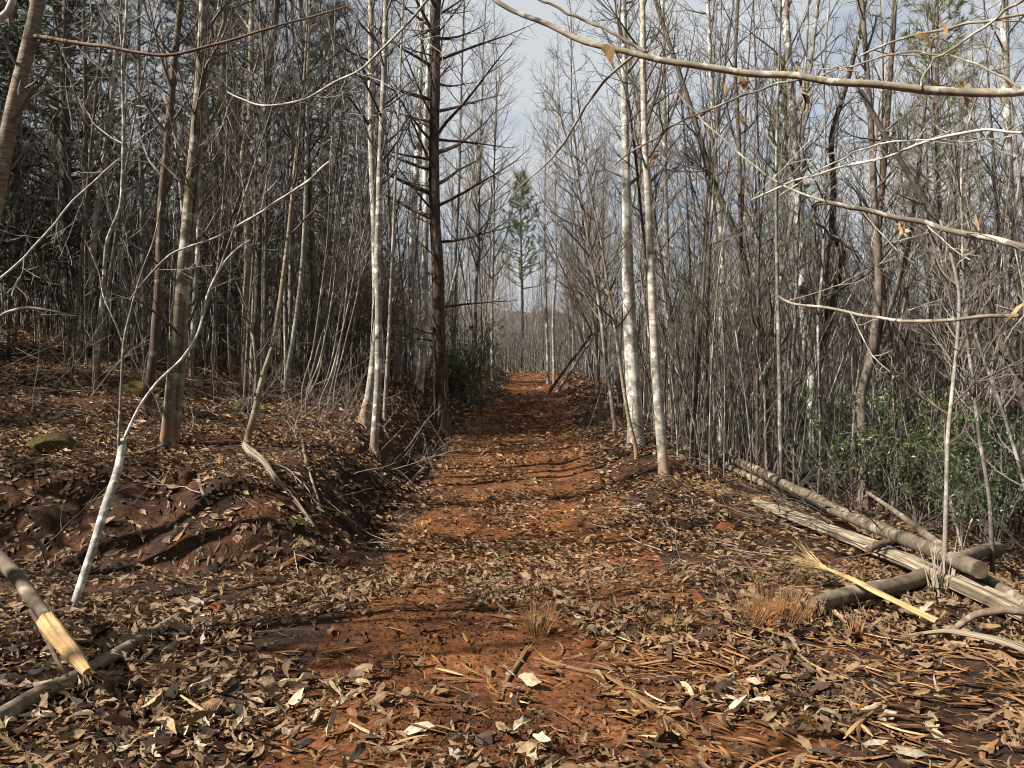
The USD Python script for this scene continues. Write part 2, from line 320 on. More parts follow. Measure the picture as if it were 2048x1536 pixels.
def join(items):
    items = [i for i in items if len(i[0])]
    if not items:
        return np.zeros((0, 3)), np.zeros((0, 3), int)
    at_, V, F = 0, [], []
    for v, f in items:
        V.append(v); F.append(f + at_); at_ += len(v)
    return np.vstack(V), np.vstack(F)

def tubes(P, R, sides=3, rough=None, flat=None, cap=False):
    """P (N,K,3) centre lines, R (N,K) radii -> one mesh of N tubes. rough (N,K,sides) multiplies the radius"""
    P, R = np.asarray(P, float), np.asarray(R, float)
    N, K, _ = P.shape
    Tn = unit(np.gradient(P, axis=1))
    mean = unit(P[:, -1] - P[:, 0] + 1e-9)
    ref = np.where(np.abs(mean[:, 2:3]) > 0.8, np.array([[1.0, 0, 0]]), np.array([[0, 0, 1.0]]))[:, None]
    A = unit(np.cross(np.broadcast_to(ref, Tn.shape), Tn)); B = np.cross(Tn, A)
    ph = np.arange(sides) * 2 * np.pi / sides
    rad = R[:, :, None] * (1 if rough is None else rough)
    fb = 1.0 if flat is None else flat
    V = P[:, :, None] + rad[..., None] * (np.cos(ph)[:, None] * A[:, :, None] + fb * np.sin(ph)[:, None] * B[:, :, None])
    n, k, s = np.meshgrid(np.arange(N), np.arange(K - 1), np.arange(sides), indexing="ij")
    b0 = n * K * sides
    s1 = (s + 1) % sides
    q = np.stack([b0 + k * sides + s, b0 + k * sides + s1, b0 + (k + 1) * sides + s1, b0 + (k + 1) * sides + s], -1).reshape(-1, 4)
    V, F = V.reshape(-1, 3), quads(q)
    if cap:
        ca = np.vstack([P[:, 0], P[:, -1]])
        base = len(V)
        ring = []
        for i in range(N):
            for s_ in range(sides):
                ring.append([base + i, i * K * sides + (s_ + 1) % sides, i * K * sides + s_])
                ring.append([base + N + i, i * K * sides + (K - 1) * sides + s_, i * K * sides + (K - 1) * sides + (s_ + 1) % sides])
        V, F = np.vstack([V, ca]), np.vstack([F, ring])
    return V, F

def smooth_path(pts, n):
    pts = np.asarray(pts, float)
    s = np.concatenate([[0], np.cumsum(np.linalg.norm(np.diff(pts, axis=0), axis=1))])
    if len(pts) == 2:
        return pts[0] + np.linspace(0, 1, n)[:, None] * (pts[1] - pts[0])
    return PchipInterpolator(s, pts, axis=0)(np.linspace(0, s[-1], n))

def limb(pts, radii, n=24, sides=12, lump=0.10, freq=6.0, flat=None, seed=0, ring=0.0, cap=True, wobble=0.0, groove=0.0):
    """a log, trunk or stick along pts; radii are given at the ends or at each point"""
    P = smooth_path(pts, n)
    r = np.interp(np.linspace(0, 1, n), np.linspace(0, 1, len(radii)), radii)
    if wobble:
        P = P + wobble * (np.stack([noise(np.stack([np.linspace(0, n / 3, n), 0 * r + 5 * k, 0 * r + seed], -1), seed + k) for k in range(3)], -1) - 0.5) * sst(0, 0.15, np.linspace(0, 1, n))[:, None]
    ph = np.arange(sides) * 2 * np.pi / sides
    q = np.stack([np.cos(ph)[None] * r[:, None] * freq * 2 + 0 * r[:, None], np.sin(ph)[None] * r[:, None] * freq * 2 + 0 * r[:, None],
                  np.linspace(0, np.linalg.norm(P[-1] - P[0]) * freq * 0.5, n)[:, None] + 0 * ph[None]], -1)
    rough = 1 + lump * 2 * (fbm(q, 3, seed) - 0.5)
    if ring:
        rough = rough * (1 + ring * (noise(np.stack([np.linspace(0, n, n), 0 * r, 0 * r + seed], -1), seed) - 0.5))[:, None]
    if groove:
        al = np.linspace(0, np.linalg.norm(P[-1] - P[0]) * 1.2, n)[:, None]
        ga = np.stack([np.cos(ph)[None] * 4.5 + al * 0.35, np.sin(ph)[None] * 4.5 + 0 * al, al + 0 * ph[None]], -1)
        rough = rough * (1 + groove * 2 * (noise(ga, seed + 3) - 0.5) + groove * (np.random.default_rng(seed).random(sides)[None] - 0.5))
    return tubes(P[None], r[None], sides, rough[None], flat, cap)

def limb_uv(pts, n, sides):
    ln = np.linalg.norm(np.diff(np.asarray(pts, float), axis=0), axis=1).sum()
    u, v = np.meshgrid(np.linspace(0, ln, n), np.abs(np.linspace(-1, 1, sides, endpoint=False)) * 0.5, indexing="ij")
    return np.vstack([np.stack([u, v], -1).reshape(-1, 2), [[0, 0.2], [ln, 0.2]]])

def part_limb(parent, name, pts, radii, material, n=24, sides=12, **kw):
    if material.startswith("wood_"):
        sides = max(sides, 20)
        return part(parent, name, limb(pts, radii, n, sides, groove=0.22, **kw), material, False, limb_uv(pts, n, sides))
    return part(parent, name, limb(pts, radii, n, sides, **kw), material, 50)

def grow(rng, P, R, n, t0, t1, ang, asd, length, K, up, wig, rr, rmin, even=True):
    """n side shoots on each of the N paths; length(t, L) gives their length from the place on the parent and the parent's length"""
    N, KP, _ = P.shape
    t = t0 + (t1 - t0) * (np.arange(n)[None] + rng.random((N, n))) / n if even else t0 + (t1 - t0) * rng.random((N, n))
    u = t * (KP - 1)
    i = np.clip(u.astype(int), 0, KP - 2); fr = (u - i)[..., None]
    rows = np.arange(N)[:, None]
    p0, p1 = P[rows, i], P[rows, i + 1]
    start, Tn = p0 * (1 - fr) + p1 * fr, unit(p1 - p0)
    r0 = R[rows, i] * (1 - fr[..., 0]) + R[rows, i + 1] * fr[..., 0]
    az = np.arange(n)[None] * 2.399 + rng.random((N, 1)) * 6.28 + rng.normal(0, 0.5, (N, n))
    ref = np.where(np.abs(Tn[..., 2:3]) > 0.8, np.array([1.0, 0, 0]), np.array([0, 0, 1.0]))
    A = unit(np.cross(ref, Tn)); B = np.cross(Tn, A)
    a = np.clip(ang + rng.normal(0, asd, (N, n)), 0.12, 1.7)[..., None]
    d = np.cos(a) * Tn + np.sin(a) * (np.cos(az)[..., None] * A + np.sin(az)[..., None] * B)
    LP = np.linalg.norm(np.diff(P, axis=1), axis=2).sum(1)[:, None]
    L = length(t, LP) * rng.uniform(0.6, 1.25, (N, n))
    M = N * n
    start, d, L, r0 = start.reshape(M, 3), unit(d.reshape(M, 3)), L.reshape(M), r0.reshape(M)
    out = np.empty((M, K, 3)); out[:, 0] = start
    for k in range(1, K):
        out[:, k] = out[:, k - 1] + d * (L / (K - 1))[:, None]
        d = unit(d + np.array([0, 0, up]) + rng.normal(0, wig, (M, 3)))
    ra = np.maximum(np.minimum(r0 * rr, L * 0.016 + rmin), rmin)
    RR = ra[:, None] * np.linspace(1, 0.0, K)[None] + rmin * np.linspace(0, 1, K)[None]
    return out, RR

def crown(rng, P, R, n1, t0, l1, n2=6, n3=3, ang=0.75, up=0.10, wig=0.10, rmin=0.0025, k1=7, t1=0.99, shape=None, sides=4):
    """bare branches with two orders of twigs on one stem; returns a mesh"""
    shape = shape or (lambda t: 1.15 - 0.75 * t)
    P1, R1 = grow(rng, P[None], R[None], n1, t0, t1, ang, 0.2, lambda t, L: l1 * shape(t), k1, up, wig, 0.6, rmin * 1.4)
    out = [tubes(P1, R1, sides)]
    if n2:
        P2, R2 = grow(rng, P1, R1, n2, 0.18, 0.98, 0.7, 0.2, lambda t, L: 0.45 * L * (1.15 - 0.7 * t), 5, up * 0.7, wig, 0.7, rmin)
        out.append(tubes(P2, R2, 3))
        if n3:
            P3, R3 = grow(rng, P2, R2, n3, 0.2, 1.0, 0.7, 0.25, lambda t, L: 0.5 * L * (1.1 - 0.5 * t), 4, up * 0.5, wig * 1.2, 0.8, rmin * 0.75)
            out.append(tubes(P3, R3, 3))
    return join(out)

def blades(base, direction, length, width, rng, double=True):
    """one thin triangle (needle bundle, blade) for each base point"""
    side = unit(np.cross(direction, rng.normal(size=direction.shape)))
    tip = base + direction * length[:, None]
    V = np.stack([base - side * width[:, None] * 0.5, base + side * width[:, None] * 0.5, tip], 1).reshape(-1, 3)
    return V, np.arange(len(V)).reshape(-1, 3)

def leaf_quads(base, direction, normal, L, W):
    """small leaves: four triangles, folded along the midrib"""
    s = unit(np.cross(direction, normal)); n = np.cross(s, direction)
    mid = base + direction * (L * 0.5)[:, None] - n * (W * 0.18)[:, None]
    a, b = mid + s * (W * 0.5)[:, None] + n * (W * 0.22)[:, None], mid - s * (W * 0.5)[:, None] + n * (W * 0.22)[:, None]
    tip = base + direction * L[:, None] - n * (L * 0.12)[:, None]
    V = np.stack([base, a, tip, b, mid], 1).reshape(-1, 3)
    o = np.arange(len(base))[:, None, None] * 5
    F = (np.array([[0, 1, 4], [1, 2, 4], [2, 3, 4], [3, 0, 4]])[None] + o).reshape(-1, 3)
    return V, F

def leaves(rng, n, L, W, nu=6, serr=0.16):
    """n curled leaves with a toothed edge, lying along x round the origin: (n, verts, 3), faces of one, uv of one"""
    u = np.linspace(0, 1, nu + 1); v = np.array([-1.0, 0, 1.0])
    prof = np.sin(np.pi * np.clip(u * 0.97 + 0.03, 0, 1) ** 0.85) ** 0.8
    prof[0] = 0.06; prof[-1] = 0.02
    w = prof[None] * (1 + serr * rng.normal(size=(n, nu + 1))) * W[:, None] * 0.5
    bend = rng.normal(0, 1.0, n)[:, None]; curl = rng.normal(0.7, 0.8, n)[:, None]; twist = rng.normal(0, 0.5, n)[:, None]
    a = bend * (u[None] - 0.5)
    ds = L[:, None] / nu
    x = np.cumsum(np.cos(a), 1) * ds; z = np.cumsum(np.sin(a), 1) * ds
    x -= x.mean(1, keepdims=True); z -= z.mean(1, keepdims=True)
    side = rng.normal(0, 0.07, (n, 1)) * L[:, None] * np.sin(np.pi * u)[None]
    V = np.empty((n, nu + 1, 3, 3))
    for k, s in enumerate(v):
        ca = curl * abs(s) + twist * (u[None] - 0.5) * s
        yy, zz = w * s * np.cos(ca), w * abs(s) * np.sin(ca) * np.where(s < 0, 1, rng.uniform(0.5, 1.2, (n, 1)))
        zz = zz + 0.10 * W[:, None] * abs(s) * rng.normal(0, 0.8, (n, nu + 1))
        V[:, :, k, 0] = x - np.sin(a) * zz; V[:, :, k, 1] = yy + side; V[:, :, k, 2] = z + np.cos(a) * zz
    F = []
    for i in range(nu):
        for k in range(2):
            q = [i * 3 + k, (i + 1) * 3 + k, (i + 1) * 3 + k + 1, i * 3 + k + 1]
            F += [[q[0], q[1], q[2]], [q[0], q[2], q[3]]]
    uv = np.stack(np.meshgrid(u, (v + 1) / 2, indexing="ij"), -1).reshape(-1, 2)
    return V.reshape(n, -1, 3), np.array(F), uv

def turn(V, yaw, pitch, roll):
    """rotate (n, m, 3) by roll about x, pitch about y, then yaw about z"""
    c, s = np.cos(roll)[:, None], np.sin(roll)[:, None]
    x, y, z = V[..., 0], V[..., 1] * c - V[..., 2] * s, V[..., 1] * s + V[..., 2] * c
    c, s = np.cos(pitch)[:, None], np.sin(pitch)[:, None]
    x, z = x * c + z * s, -x * s + z * c
    c, s = np.cos(yaw)[:, None], np.sin(yaw)[:, None]
    return np.stack([x * c - y * s, x * s + y * c, z], -1)

def drape(V, xy, lift):
    """put (n, m, 3) on the ground at xy, following its slope"""
    e = 0.08
    gz = terrain(xy[:, 0], xy[:, 1])
    sx = (terrain(xy[:, 0] + e, xy[:, 1]) - gz) / e; sy = (terrain(xy[:, 0], xy[:, 1] + e) - gz) / e
    out = V.copy()
    out[..., 2] += np.clip(sx, -1, 1)[:, None] * V[..., 0] + np.clip(sy, -1, 1)[:, None] * V[..., 1]
    return out + np.concatenate([xy, (gz + lift)[:, None]], 1)[:, None]

def mass(V, F):
    n, m, _ = V.shape
    return V.reshape(-1, 3), (F[None] + (np.arange(n) * m)[:, None, None]).reshape(-1, 3)

# ------------------------------------------------------------------ the trees one can tell apart, traced stem by stem
def stem_of(pts, w, d, H, base_z=None, lean=0.0, n=40, flare=0.0, rng=None):
    """trunk line and radii from photograph points at depth d, carried on upwards to height H"""
    P = [at(px, py, d) for px, py in pts]
    if base_z is not None:
        g = P[0].copy()
        dd = unit(P[0] - P[1])
        if dd[2] < -0.35 and not H:
            g = P[0] + dd * max(0.0, (P[0][2] - base_z + 0.12) / -dd[2])
        g[2] = base_z - 0.12
        if g[2] < P[0][2] - 0.1:
            P = [g] + P
        else:
            P[0] = g
    P = np.array(P)
    S = smooth_path(P, n)
    S[:, 1] += lean * (S[:, 2] - S[0, 2])
    r = np.interp(np.linspace(0, 1, n), np.linspace(0, 1, len(w)), np.array(w) * 0.84 * d / FPX / 2)
    top = S[-1][2]
    if H and S[0][2] + H > top + 0.5:
        k = 16
        dr = unit(S[-1] - S[-5]); step = (S[0][2] + H - top) / (k * max(dr[2], 0.55))
        ext = [S[-1]]
        for _ in range(k):
            dr = unit(dr + np.array([0, 0, 0.06]) + rng.normal(0, 0.045, 3)); ext.append(ext[-1] + dr * step)
        S = np.vstack([S, ext[1:]]); r = np.concatenate([r, np.linspace(r[-1], 0.006, k + 1)[1:]])
    if flare:
        zz = S[:, 2] - S[0, 2]
        r = r * (1 + flare * np.exp(-zz / 0.14))
    return S, r

def hero(name, label, cat, material, pts, w, d=None, H=11, forks=(), n1=30, t0=0.3, l1=1.5, flare=0.5, sides=12, lump=0.07, seed=0, group=None, lean=0.0, n2=6, n3=3, ang=0.75, up=0.09, twig="twig_mix", stems=()):
    rng = np.random.default_rng(1000 + seed)
    if d is None:
        d = hit(*pts[0])[1]
    x0 = at(pts[0][0], pts[0][1], d)[0]
    bz = float(terrain(x0, d))
    S, r = stem_of(pts, w, d, H, bz, lean, 40, flare, rng)
    loc = np.array([S[0, 0], S[0, 1], bz])
    p = thing(name, label, cat, loc, group)
    def bark_tube(S, r, seed):
        n = len(r)
        ph = np.arange(sides) * 2 * np.pi / sides
        q = np.stack([np.cos(ph)[None] * 1.3 + 0 * r[:, None], np.sin(ph)[None] * 1.3 + 0 * r[:, None], (S[:, 2] * 1.6)[:, None] + 0 * ph[None]], -1)
        rough = 1 + lump * 2 * (fbm(q, 3, seed) - 0.5)
        zz = (S[:, 2] - S[0, 2])[:, None]
        rough = rough + flare * 0.5 * np.exp(-zz / 0.13) * (noise(np.stack([np.cos(ph) * 1.4, np.sin(ph) * 1.4, 0 * ph + seed], -1), 5) - 0.4)[None]
        return tubes(S[None] - loc, r[None], sides, rough[None])
    part(p, "trunk", bark_tube(S, r, seed), material, True)
    bits = [crown(rng, S - loc, r, n1, t0, l1, n2, n3, ang=ang, up=up)] if n1 else []
    for i, (fp, fw, fH) in enumerate(forks):
        F, fr = stem_of(fp, fw, d, fH, None, lean, 30, 0, rng)
        part(p, "limb", tubes(F[None] - loc, fr[None], 9, 1 + 0.12 * (np.random.default_rng(seed + i).random((1, len(fr), 9)) - 0.5)), material, True)
        if n1:
            bits.append(crown(rng, F - loc, fr, max(8, n1 // 2), 0.2, l1 * 0.8, n2, n3, ang=ang, up=up))
    if bits:
        part(p, "crown", join(bits), twig)
    return p, S, r, d, loc

# left of the trail
hero("leaning_tree", "thick ring-barked tree leaning in across the upper left corner", "tree", "bark_cherry", [(-95, 1000), (-70, 760), (-30, 520), (0, 350), (30, 200), (60, 80), (85, -40)], [46, 40, 37, 34, 30], d=6.4, H=9, n1=16, t0=0.45, seed=1)
hero("mossy_tree", "mossy twin-stemmed tree with a spreading root on top of the cut bank", "tree", "bark_tan", [(338, 892), (343, 800), (352, 700), (360, 600), (372, 480), (385, 330), (398, 180), (405, 60), (408, -30)], [36, 30, 28, 25, 22, 19], H=10, n1=24, t0=0.35, flare=0.9, seed=2, lump=0.12,
     forks=[([(352, 885), (366, 720), (374, 590), (392, 420), (400, 330)], [15, 13, 9], 6.5), ([(385, 330), (392, 240), (420, 130), (455, 20), (470, -40)], [9, 8, 7], 9)])
hero("pale_tree", "pale ring-marked tree lit along its left side in the dark wood at far left", "tree", "bark_pale", [(160, 690), (180, 560), (192, 440), (207, 330), (222, 210), (232, 110), (240, 0), (244, -40)], [19, 16, 14, 13, 12], d=15.0, H=13, n1=26, t0=0.3, seed=3)
hero("thin_tree", "thin crooked pale tree just right of the ring-marked pale tree at far left", "tree", "bark_pale", [(190, 720), (205, 590), (213, 490), (243, 400), (247, 250), (245, 140), (252, 40), (255, -30)], [12, 9, 8, 7, 6], d=12.0, H=11, n1=22, t0=0.4, seed=4)
hero("dark_tree", "dark red-brown tree trunk standing close behind the mossy twin-stemmed tree", "tree", "bark_brown", [(292, 830), (308, 700), (318, 560), (322, 430), (335, 280), (348, 130), (362, 0), (366, -40)], [24, 21, 18, 16, 14], d=10.5, H=12, n1=26, t0=0.35, seed=5)
hero("pale_tree", "slim white-banded tree just right of the mossy twin-stemmed tree", "tree", "bark_birch", [(382, 745), (387, 640), (396, 500), (400, 380), (405, 250), (425, 110), (440, 0), (446, -40)], [12, 11, 10, 9, 8], d=14.5, H=13, n1=26, t0=0.3, seed=6)
hero("dark_tree", "dark knotty crooked tree between the white-banded tree and the close pair", "tree", "bark_dark", [(464, 752), (456, 600), (447, 480), (444, 330), (436, 230), (447, 130), (450, 0), (452, -40)], [19, 16, 15, 14, 12], d=15.5, H=14, n1=28, t0=0.3, seed=7)
hero("tan_tree", "tan smooth trunk, left one of a close pair behind the curved sapling", "tree", "bark_tan", [(488, 768), (491, 650), (495, 500), (492, 390), (486, 320), (500, 230), (502, 100), (505, -20)], [19, 17, 16, 14, 13], d=14.0, H=14, n1=26, t0=0.35, seed=8)
hero("furrowed_tree", "thick furrowed dark trunk, right one of the close pair behind the curved sapling", "tree", "bark_dark", [(508, 770), (514, 600), (520, 450), (530, 330), (535, 180), (550, 40), (554, -20)], [27, 23, 20, 18, 17], d=14.6, H=15, n1=28, t0=0.35, seed=9, lump=0.12)
hero("curved_sapling", "curved tan sapling rising from the bank where a peeled branch lies", "sapling", "bark_tan", [(494, 892), (508, 830), (528, 745), (546, 690), (558, 620), (566, 560), (577, 470), (590, 330), (606, 180), (615, 40)], [17, 14, 12, 11, 9, 7, 6, 5], H=7.5, n1=20, t0=0.35, l1=1.1, seed=10,
     forks=[([(507, 840), (512, 740), (508, 690), (500, 640), (484, 592), (470, 560)], [6, 6, 4], 0)])
hero("pale_sapling", "smooth pale sapling standing right of the curved tan sapling", "sapling", "bark_silver", [(571, 782), (584, 690), (597, 600), (605, 520), (611, 400), (615, 200), (620, 0), (622, -40)], [11, 10, 9, 7, 6], H=11, n1=22, t0=0.35, seed=11)
hero("flared_tree", "smooth tree with an orange flared foot, left one of the pair by the trail", "tree", "bark_pale", [(726, 846), (738, 790), (748, 700), (752, 600), (750, 470), (745, 350), (742, 230), (742, 100), (742, -20)], [20, 19, 17, 15, 14], H=13, n1=28, t0=0.4, flare=0.9, seed=12)
hero("spotted_tree", "slim tree with white spots and a white ring, nearest trunk left of the trail", "tree", "bark_pale", [(748, 906), (752, 830), (757, 740), (757, 640), (755, 520), (758, 400), (762, 280), (768, 150), (772, 0), (774, -40)], [20, 17, 15, 14, 12], H=11.5, n1=26, t0=0.4, seed=13)
hero("pale_sapling", "thin white-stemmed sapling directly right of the spotted trunk with the white ring", "sapling", "bark_silver", [(769, 832), (774, 740), (780, 620), (786, 480), (792, 330), (800, 160), (806, 0)], [9, 8, 7, 6, 5], d=13.2, H=11, n1=22, t0=0.3, seed=14)
hero("grey_tree", "straight grey tree up the bank, left one of the two behind the pine trunk", "tree", "bark_birch", [(836, 792), (828, 740), (826, 640), (823, 540), (828, 420), (835, 300), (840, 180), (845, 0), (846, -40)], [18, 16, 14, 12, 11], d=20.5, H=17, n1=34, t0=0.35, l1=1.8, seed=15)
hero("grey_tree", "grey tree leaning right at its foot, directly left of the brown pine trunk", "tree", "bark_birch", [(836, 790), (844, 720), (850, 620), (850, 520), (852, 420), (850, 300), (856, 160), (862, 20), (863, -30)], [20, 16, 14, 12, 10], d=18.6, H=15, n1=32, t0=0.35, l1=1.7, seed=16)
PINE, PS, PR, PD, PL = hero("pine_tree", "brown rough-barked pine trunk standing at the left edge of the trail", "tree", "bark_pine", [(884, 856), (881, 760), (878, 640), (875, 520), (869, 420), (868, 300), (870, 180), (872, 60), (875, -30)], [37, 31, 28, 25, 22, 19], H=14, n1=0, flare=0.35, sides=16, lump=0.12, seed=17)
hero("thin_tree", "thin dark tree on the bank right of the brown pine trunk", "tree", "bark_dark", [(903, 770), (910, 640), (911, 520), (918, 380), (921, 250), (925, 100), (930, -20)], [8, 7, 6, 5, 4], d=27, H=18, n1=40, t0=0.25, l1=2.0, seed=18)
hero("thin_tree", "forked thin tree at the left side of the sky gap above the trail", "tree", "bark_sapling", [(946, 772), (950, 680), (952, 580), (958, 480), (958, 380), (962, 250), (965, 160)], [9, 8, 7, 5, 3], d=27.5, H=15, n1=46, t0=0.25, l1=2.4, seed=19,
     forks=[([(952, 560), (966, 480), (983, 400), (990, 300), (994, 210)], [5, 4, 2.5], 12)])
hero("thin_tree", "slender grey tree nearest the far green pine, left of it", "tree", "bark_sapling", [(984, 752), (984, 640), (986, 520), (988, 400), (989, 300), (990, 240)], [8, 7, 6, 4, 3], d=33, H=15, n1=46, t0=0.25, l1=2.4, seed=20)
# right of the trail
hero("pale_tree", "slim pale tree beside the trail where it passes over the crest", "tree", "bark_silver", [(1096, 752), (1093, 640), (1090, 540), (1089, 420), (1092, 300)], [8, 7, 6, 4, 3], d=36, H=15, n1=40, t0=0.3, l1=2.0, seed=21)
hero("pale_tree", "tall thin pale tree left of the leaning poles by the trail", "tree", "bark_silver", [(1108, 760), (1106, 650), (1112, 520), (1110, 400), (1116, 260)], [7, 6, 5, 4, 3], d=33, H=15, n1=40, t0=0.3, l1=2.0, seed=22)
hero("leaning_tree", "thin pale tree bending left over the trail, foot left of the big pale birch", "tree", "bark_silver", [(1232, 866), (1224, 810), (1214, 740), (1204, 650), (1191, 560), (1172, 450), (1150, 350), (1125, 250), (1100, 180)], [12, 10, 9, 7, 5, 3.5], H=0, n1=40, t0=0.3, l1=1.9, up=0.12, seed=23)
hero("thin_sapling", "thin grey sapling furthest left of the clump by the big pale birch", "sapling", "bark_sapling", [(1200, 846), (1194, 720), (1184, 620), (1172, 520), (1162, 400), (1150, 280)], [9, 7, 6, 5, 4], H=9, n1=34, t0=0.3, l1=1.6, seed=24)
hero("thin_sapling", "leaning thin sapling with an orange foot in front of the big pale birch", "sapling", "bark_tan", [(1273, 916), (1256, 830), (1245, 760), (1235, 690), (1226, 630), (1214, 560), (1200, 470)], [10, 9, 8, 7, 5], H=7, n1=22, t0=0.4, l1=1.1, seed=25)
hero("birch_tree", "big pale birch-like trunk, thickest on the right of the trail", "tree", "bark_birch", [(1272, 890), (1268, 800), (1262, 700), (1258, 600), (1255, 500), (1253, 380), (1250, 250), (1248, 120), (1247, -20)], [42, 34, 29, 24, 20, 17, 14], H=13, n1=34, t0=0.4, l1=1.7, flare=0.3, sides=16, seed=26)
hero("spotted_tree", "grey-green tree with white lichen spots, nearest trunk right of the trail", "tree", "bark_pale", [(1328, 952), (1321, 860), (1314, 760), (1308, 660), (1303, 560), (1300, 480), (1297, 400), (1290, 290), (1287, 150), (1285, 0), (1284, -40)], [27, 23, 20, 17, 15, 13], H=11, n1=28, t0=0.4, flare=0.3, seed=27)
hero("thin_sapling", "white thin forked stem between the big pale birch and the spotted trunk", "sapling", "bark_silver", [(1310, 830), (1303, 720), (1294, 640), (1283, 560), (1277, 450), (1275, 330)], [8, 7, 6, 5, 4], d=14.2, H=9, n1=26, t0=0.35, l1=1.4, seed=28,
     forks=[([(1297, 660), (1303, 600), (1300, 540), (1298, 470)], [4, 4, 3], 6.5)])
hero("grey_tree", "grey tree in shade directly behind the spotted trunk right of the trail", "tree", "bark_pale", [(1343, 850), (1342, 700), (1335, 560), (1331, 400), (1328, 200), (1325, 0)], [17, 15, 13, 11, 10], d=18.5, H=15, n1=32, t0=0.35, l1=1.7, seed=29)
hero("pale_tree", "straight pale birch trunk with dark rings behind the end of the fallen logs", "tree", "bark_birch", [(1443, 896), (1445, 760), (1443, 650), (1445, 550), (1440, 440), (1432, 350), (1425, 200), (1418, 60), (1415, -20)], [15, 14, 13, 11, 9], H=13, n1=30, t0=0.4, seed=30)
hero("forked_tree", "dark leaning tree that forks high up, left of the tall white-patched trunk", "tree", "bark_dark", [(1527, 935), (1530, 820), (1526, 700), (1510, 620), (1491, 540), (1480, 490), (1455, 430), (1420, 345), (1395, 260), (1370, 180), (1340, 90), (1310, 0)], [24, 21, 18, 16, 14, 11, 9], H=12, n1=26, t0=0.4, seed=31,
     forks=[([(1482, 500), (1480, 400), (1478, 280), (1470, 140), (1476, 0), (1478, -40)], [11, 10, 8], 11), ([(1420, 345), (1404, 338), (1398, 325)], [8, 7, 5], 0)])
hero("pale_tree", "slim smooth grey-tan tree bowing right, in front of the dark forked tree", "tree", "bark_pale", [(1518, 930), (1530, 820), (1538, 720), (1546, 640), (1561, 560), (1576, 480), (1590, 380), (1596, 280), (1615, 170), (1632, 40), (1640, -40)], [15, 13, 12, 10, 9, 8], H=11, n1=28, t0=0.4, l1=1.4, seed=32)
hero("leaning_tree", "pale pole-like stem leaning steeply to the right behind the fallen logs", "tree", "bark_birch", [(1455, 925), (1482, 850), (1520, 760), (1562, 690), (1610, 620), (1652, 550)], [10, 9, 9, 8, 7], H=0, n1=14, t0=0.4, l1=0.9, seed=33)
hero("leaning_tree", "thin whip leaning right, left of the pale pole-like leaning stem", "tree", "bark_sapling", [(1466, 890), (1490, 790), (1520, 700), (1542, 630), (1560, 585)], [6, 5, 5, 4], H=0, n1=12, t0=0.4, l1=0.9, seed=34)
hero("leaning_tree", "red-brown crooked trunk leaning right, crossing in front of the tall white-patched trunk", "tree", "bark_brown", [(1572, 952), (1597, 870), (1620, 780), (1640, 720), (1657, 650), (1672, 580), (1686, 510), (1664, 455), (1668, 380), (1662, 290), (1690, 180), (1720, 60), (1735, -30)], [20, 18, 16, 15, 13, 11, 9], H=10, n1=26, t0=0.45, l1=1.3, seed=35,
     forks=[([(1655, 660), (1652, 600), (1655, 540), (1660, 470)], [8, 7, 6], 0)])
hero("white_patched_tree", "tall trunk with white patches and a dark scar, behind the crooked red-brown trunk", "tree", "bark_birch", [(1630, 972), (1628, 860), (1622, 760), (1612, 660), (1605, 560), (1600, 450), (1590, 300), (1580, 150), (1570, 0), (1568, -40)], [29, 26, 23, 20, 17, 15], H=14, n1=32, t0=0.4, l1=1.7, seed=36)
hero("forked_tree", "rough dark trunk that splits in a V at mid height, right of the white-patched trunk", "tree", "bark_dark", [(1728, 1022), (1727, 900), (1722, 800), (1738, 730), (1752, 650), (1758, 560), (1750, 430), (1742, 250), (1730, 90), (1722, -20)], [26, 23, 20, 16, 13, 11], H=12, n1=26, t0=0.4, seed=37,
     forks=[([(1740, 740), (1768, 650), (1795, 570), (1815, 500), (1830, 400), (1845, 260), (1860, 120)], [13, 11, 9, 6], 10)])
hero("rough_tree", "rough shaggy-barked trunk next right of the dark V-forked trunk", "tree", "bark_brown", [(1800, 1015), (1792, 900), (1785, 790), (1776, 680), (1764, 570), (1758, 480), (1768, 330), (1780, 160), (1790, 0)], [18, 16, 14, 13, 11], d=14.5, H=14, n1=30, t0=0.3, seed=38)
hero("leaning_tree", "dark thick trunk slanting down to the right at the right picture edge", "tree", "bark_dark", [(2095, 960), (2070, 860), (2035, 760), (1985, 640), (1935, 545), (1885, 460), (1830, 370), (1770, 270), (1720, 180)], [24, 22, 20, 17, 14, 12], d=10.5, H=0, n1=26, t0=0.3, l1=1.3, seed=39)
BROKEN, BS, BR, BD, BL = hero("broken_sapling", "pale sapling rising from a splintered torn base among the fallen logs", "sapling", "bark_silver", [(1888, 1240), (1890, 1110), (1893, 980), (1896, 880), (1905, 780), (1915, 680), (1919, 600), (1905, 520), (1880, 440)], [13, 11, 10, 9, 8, 6], d=5.75, H=0, n1=16, t0=0.35, l1=0.7, flare=0.0, seed=40, n3=2)
hero("pale_sapling", "thin pale sapling standing behind the splintered torn sapling, further right", "sapling", "bark_sapling", [(1985, 1140), (1980, 1010), (1960, 880), (1945, 760), (1930, 620), (1925, 480)], [11, 10, 9, 8, 6], d=7.2, H=6, n1=20, t0=0.3, l1=0.9, seed=41, n3=2)
hero("pale_tree", "leaning pale stem behind the broken yellow wood at the right edge", "tree", "bark_sapling", [(2060, 1010), (2030, 900), (1998, 800), (1965, 710), (1935, 620), (1900, 540), (1860, 470)], [10, 9, 8, 7, 6], d=8.5, H=0, n1=24, t0=0.25, l1=1.0, seed=42, n3=2)
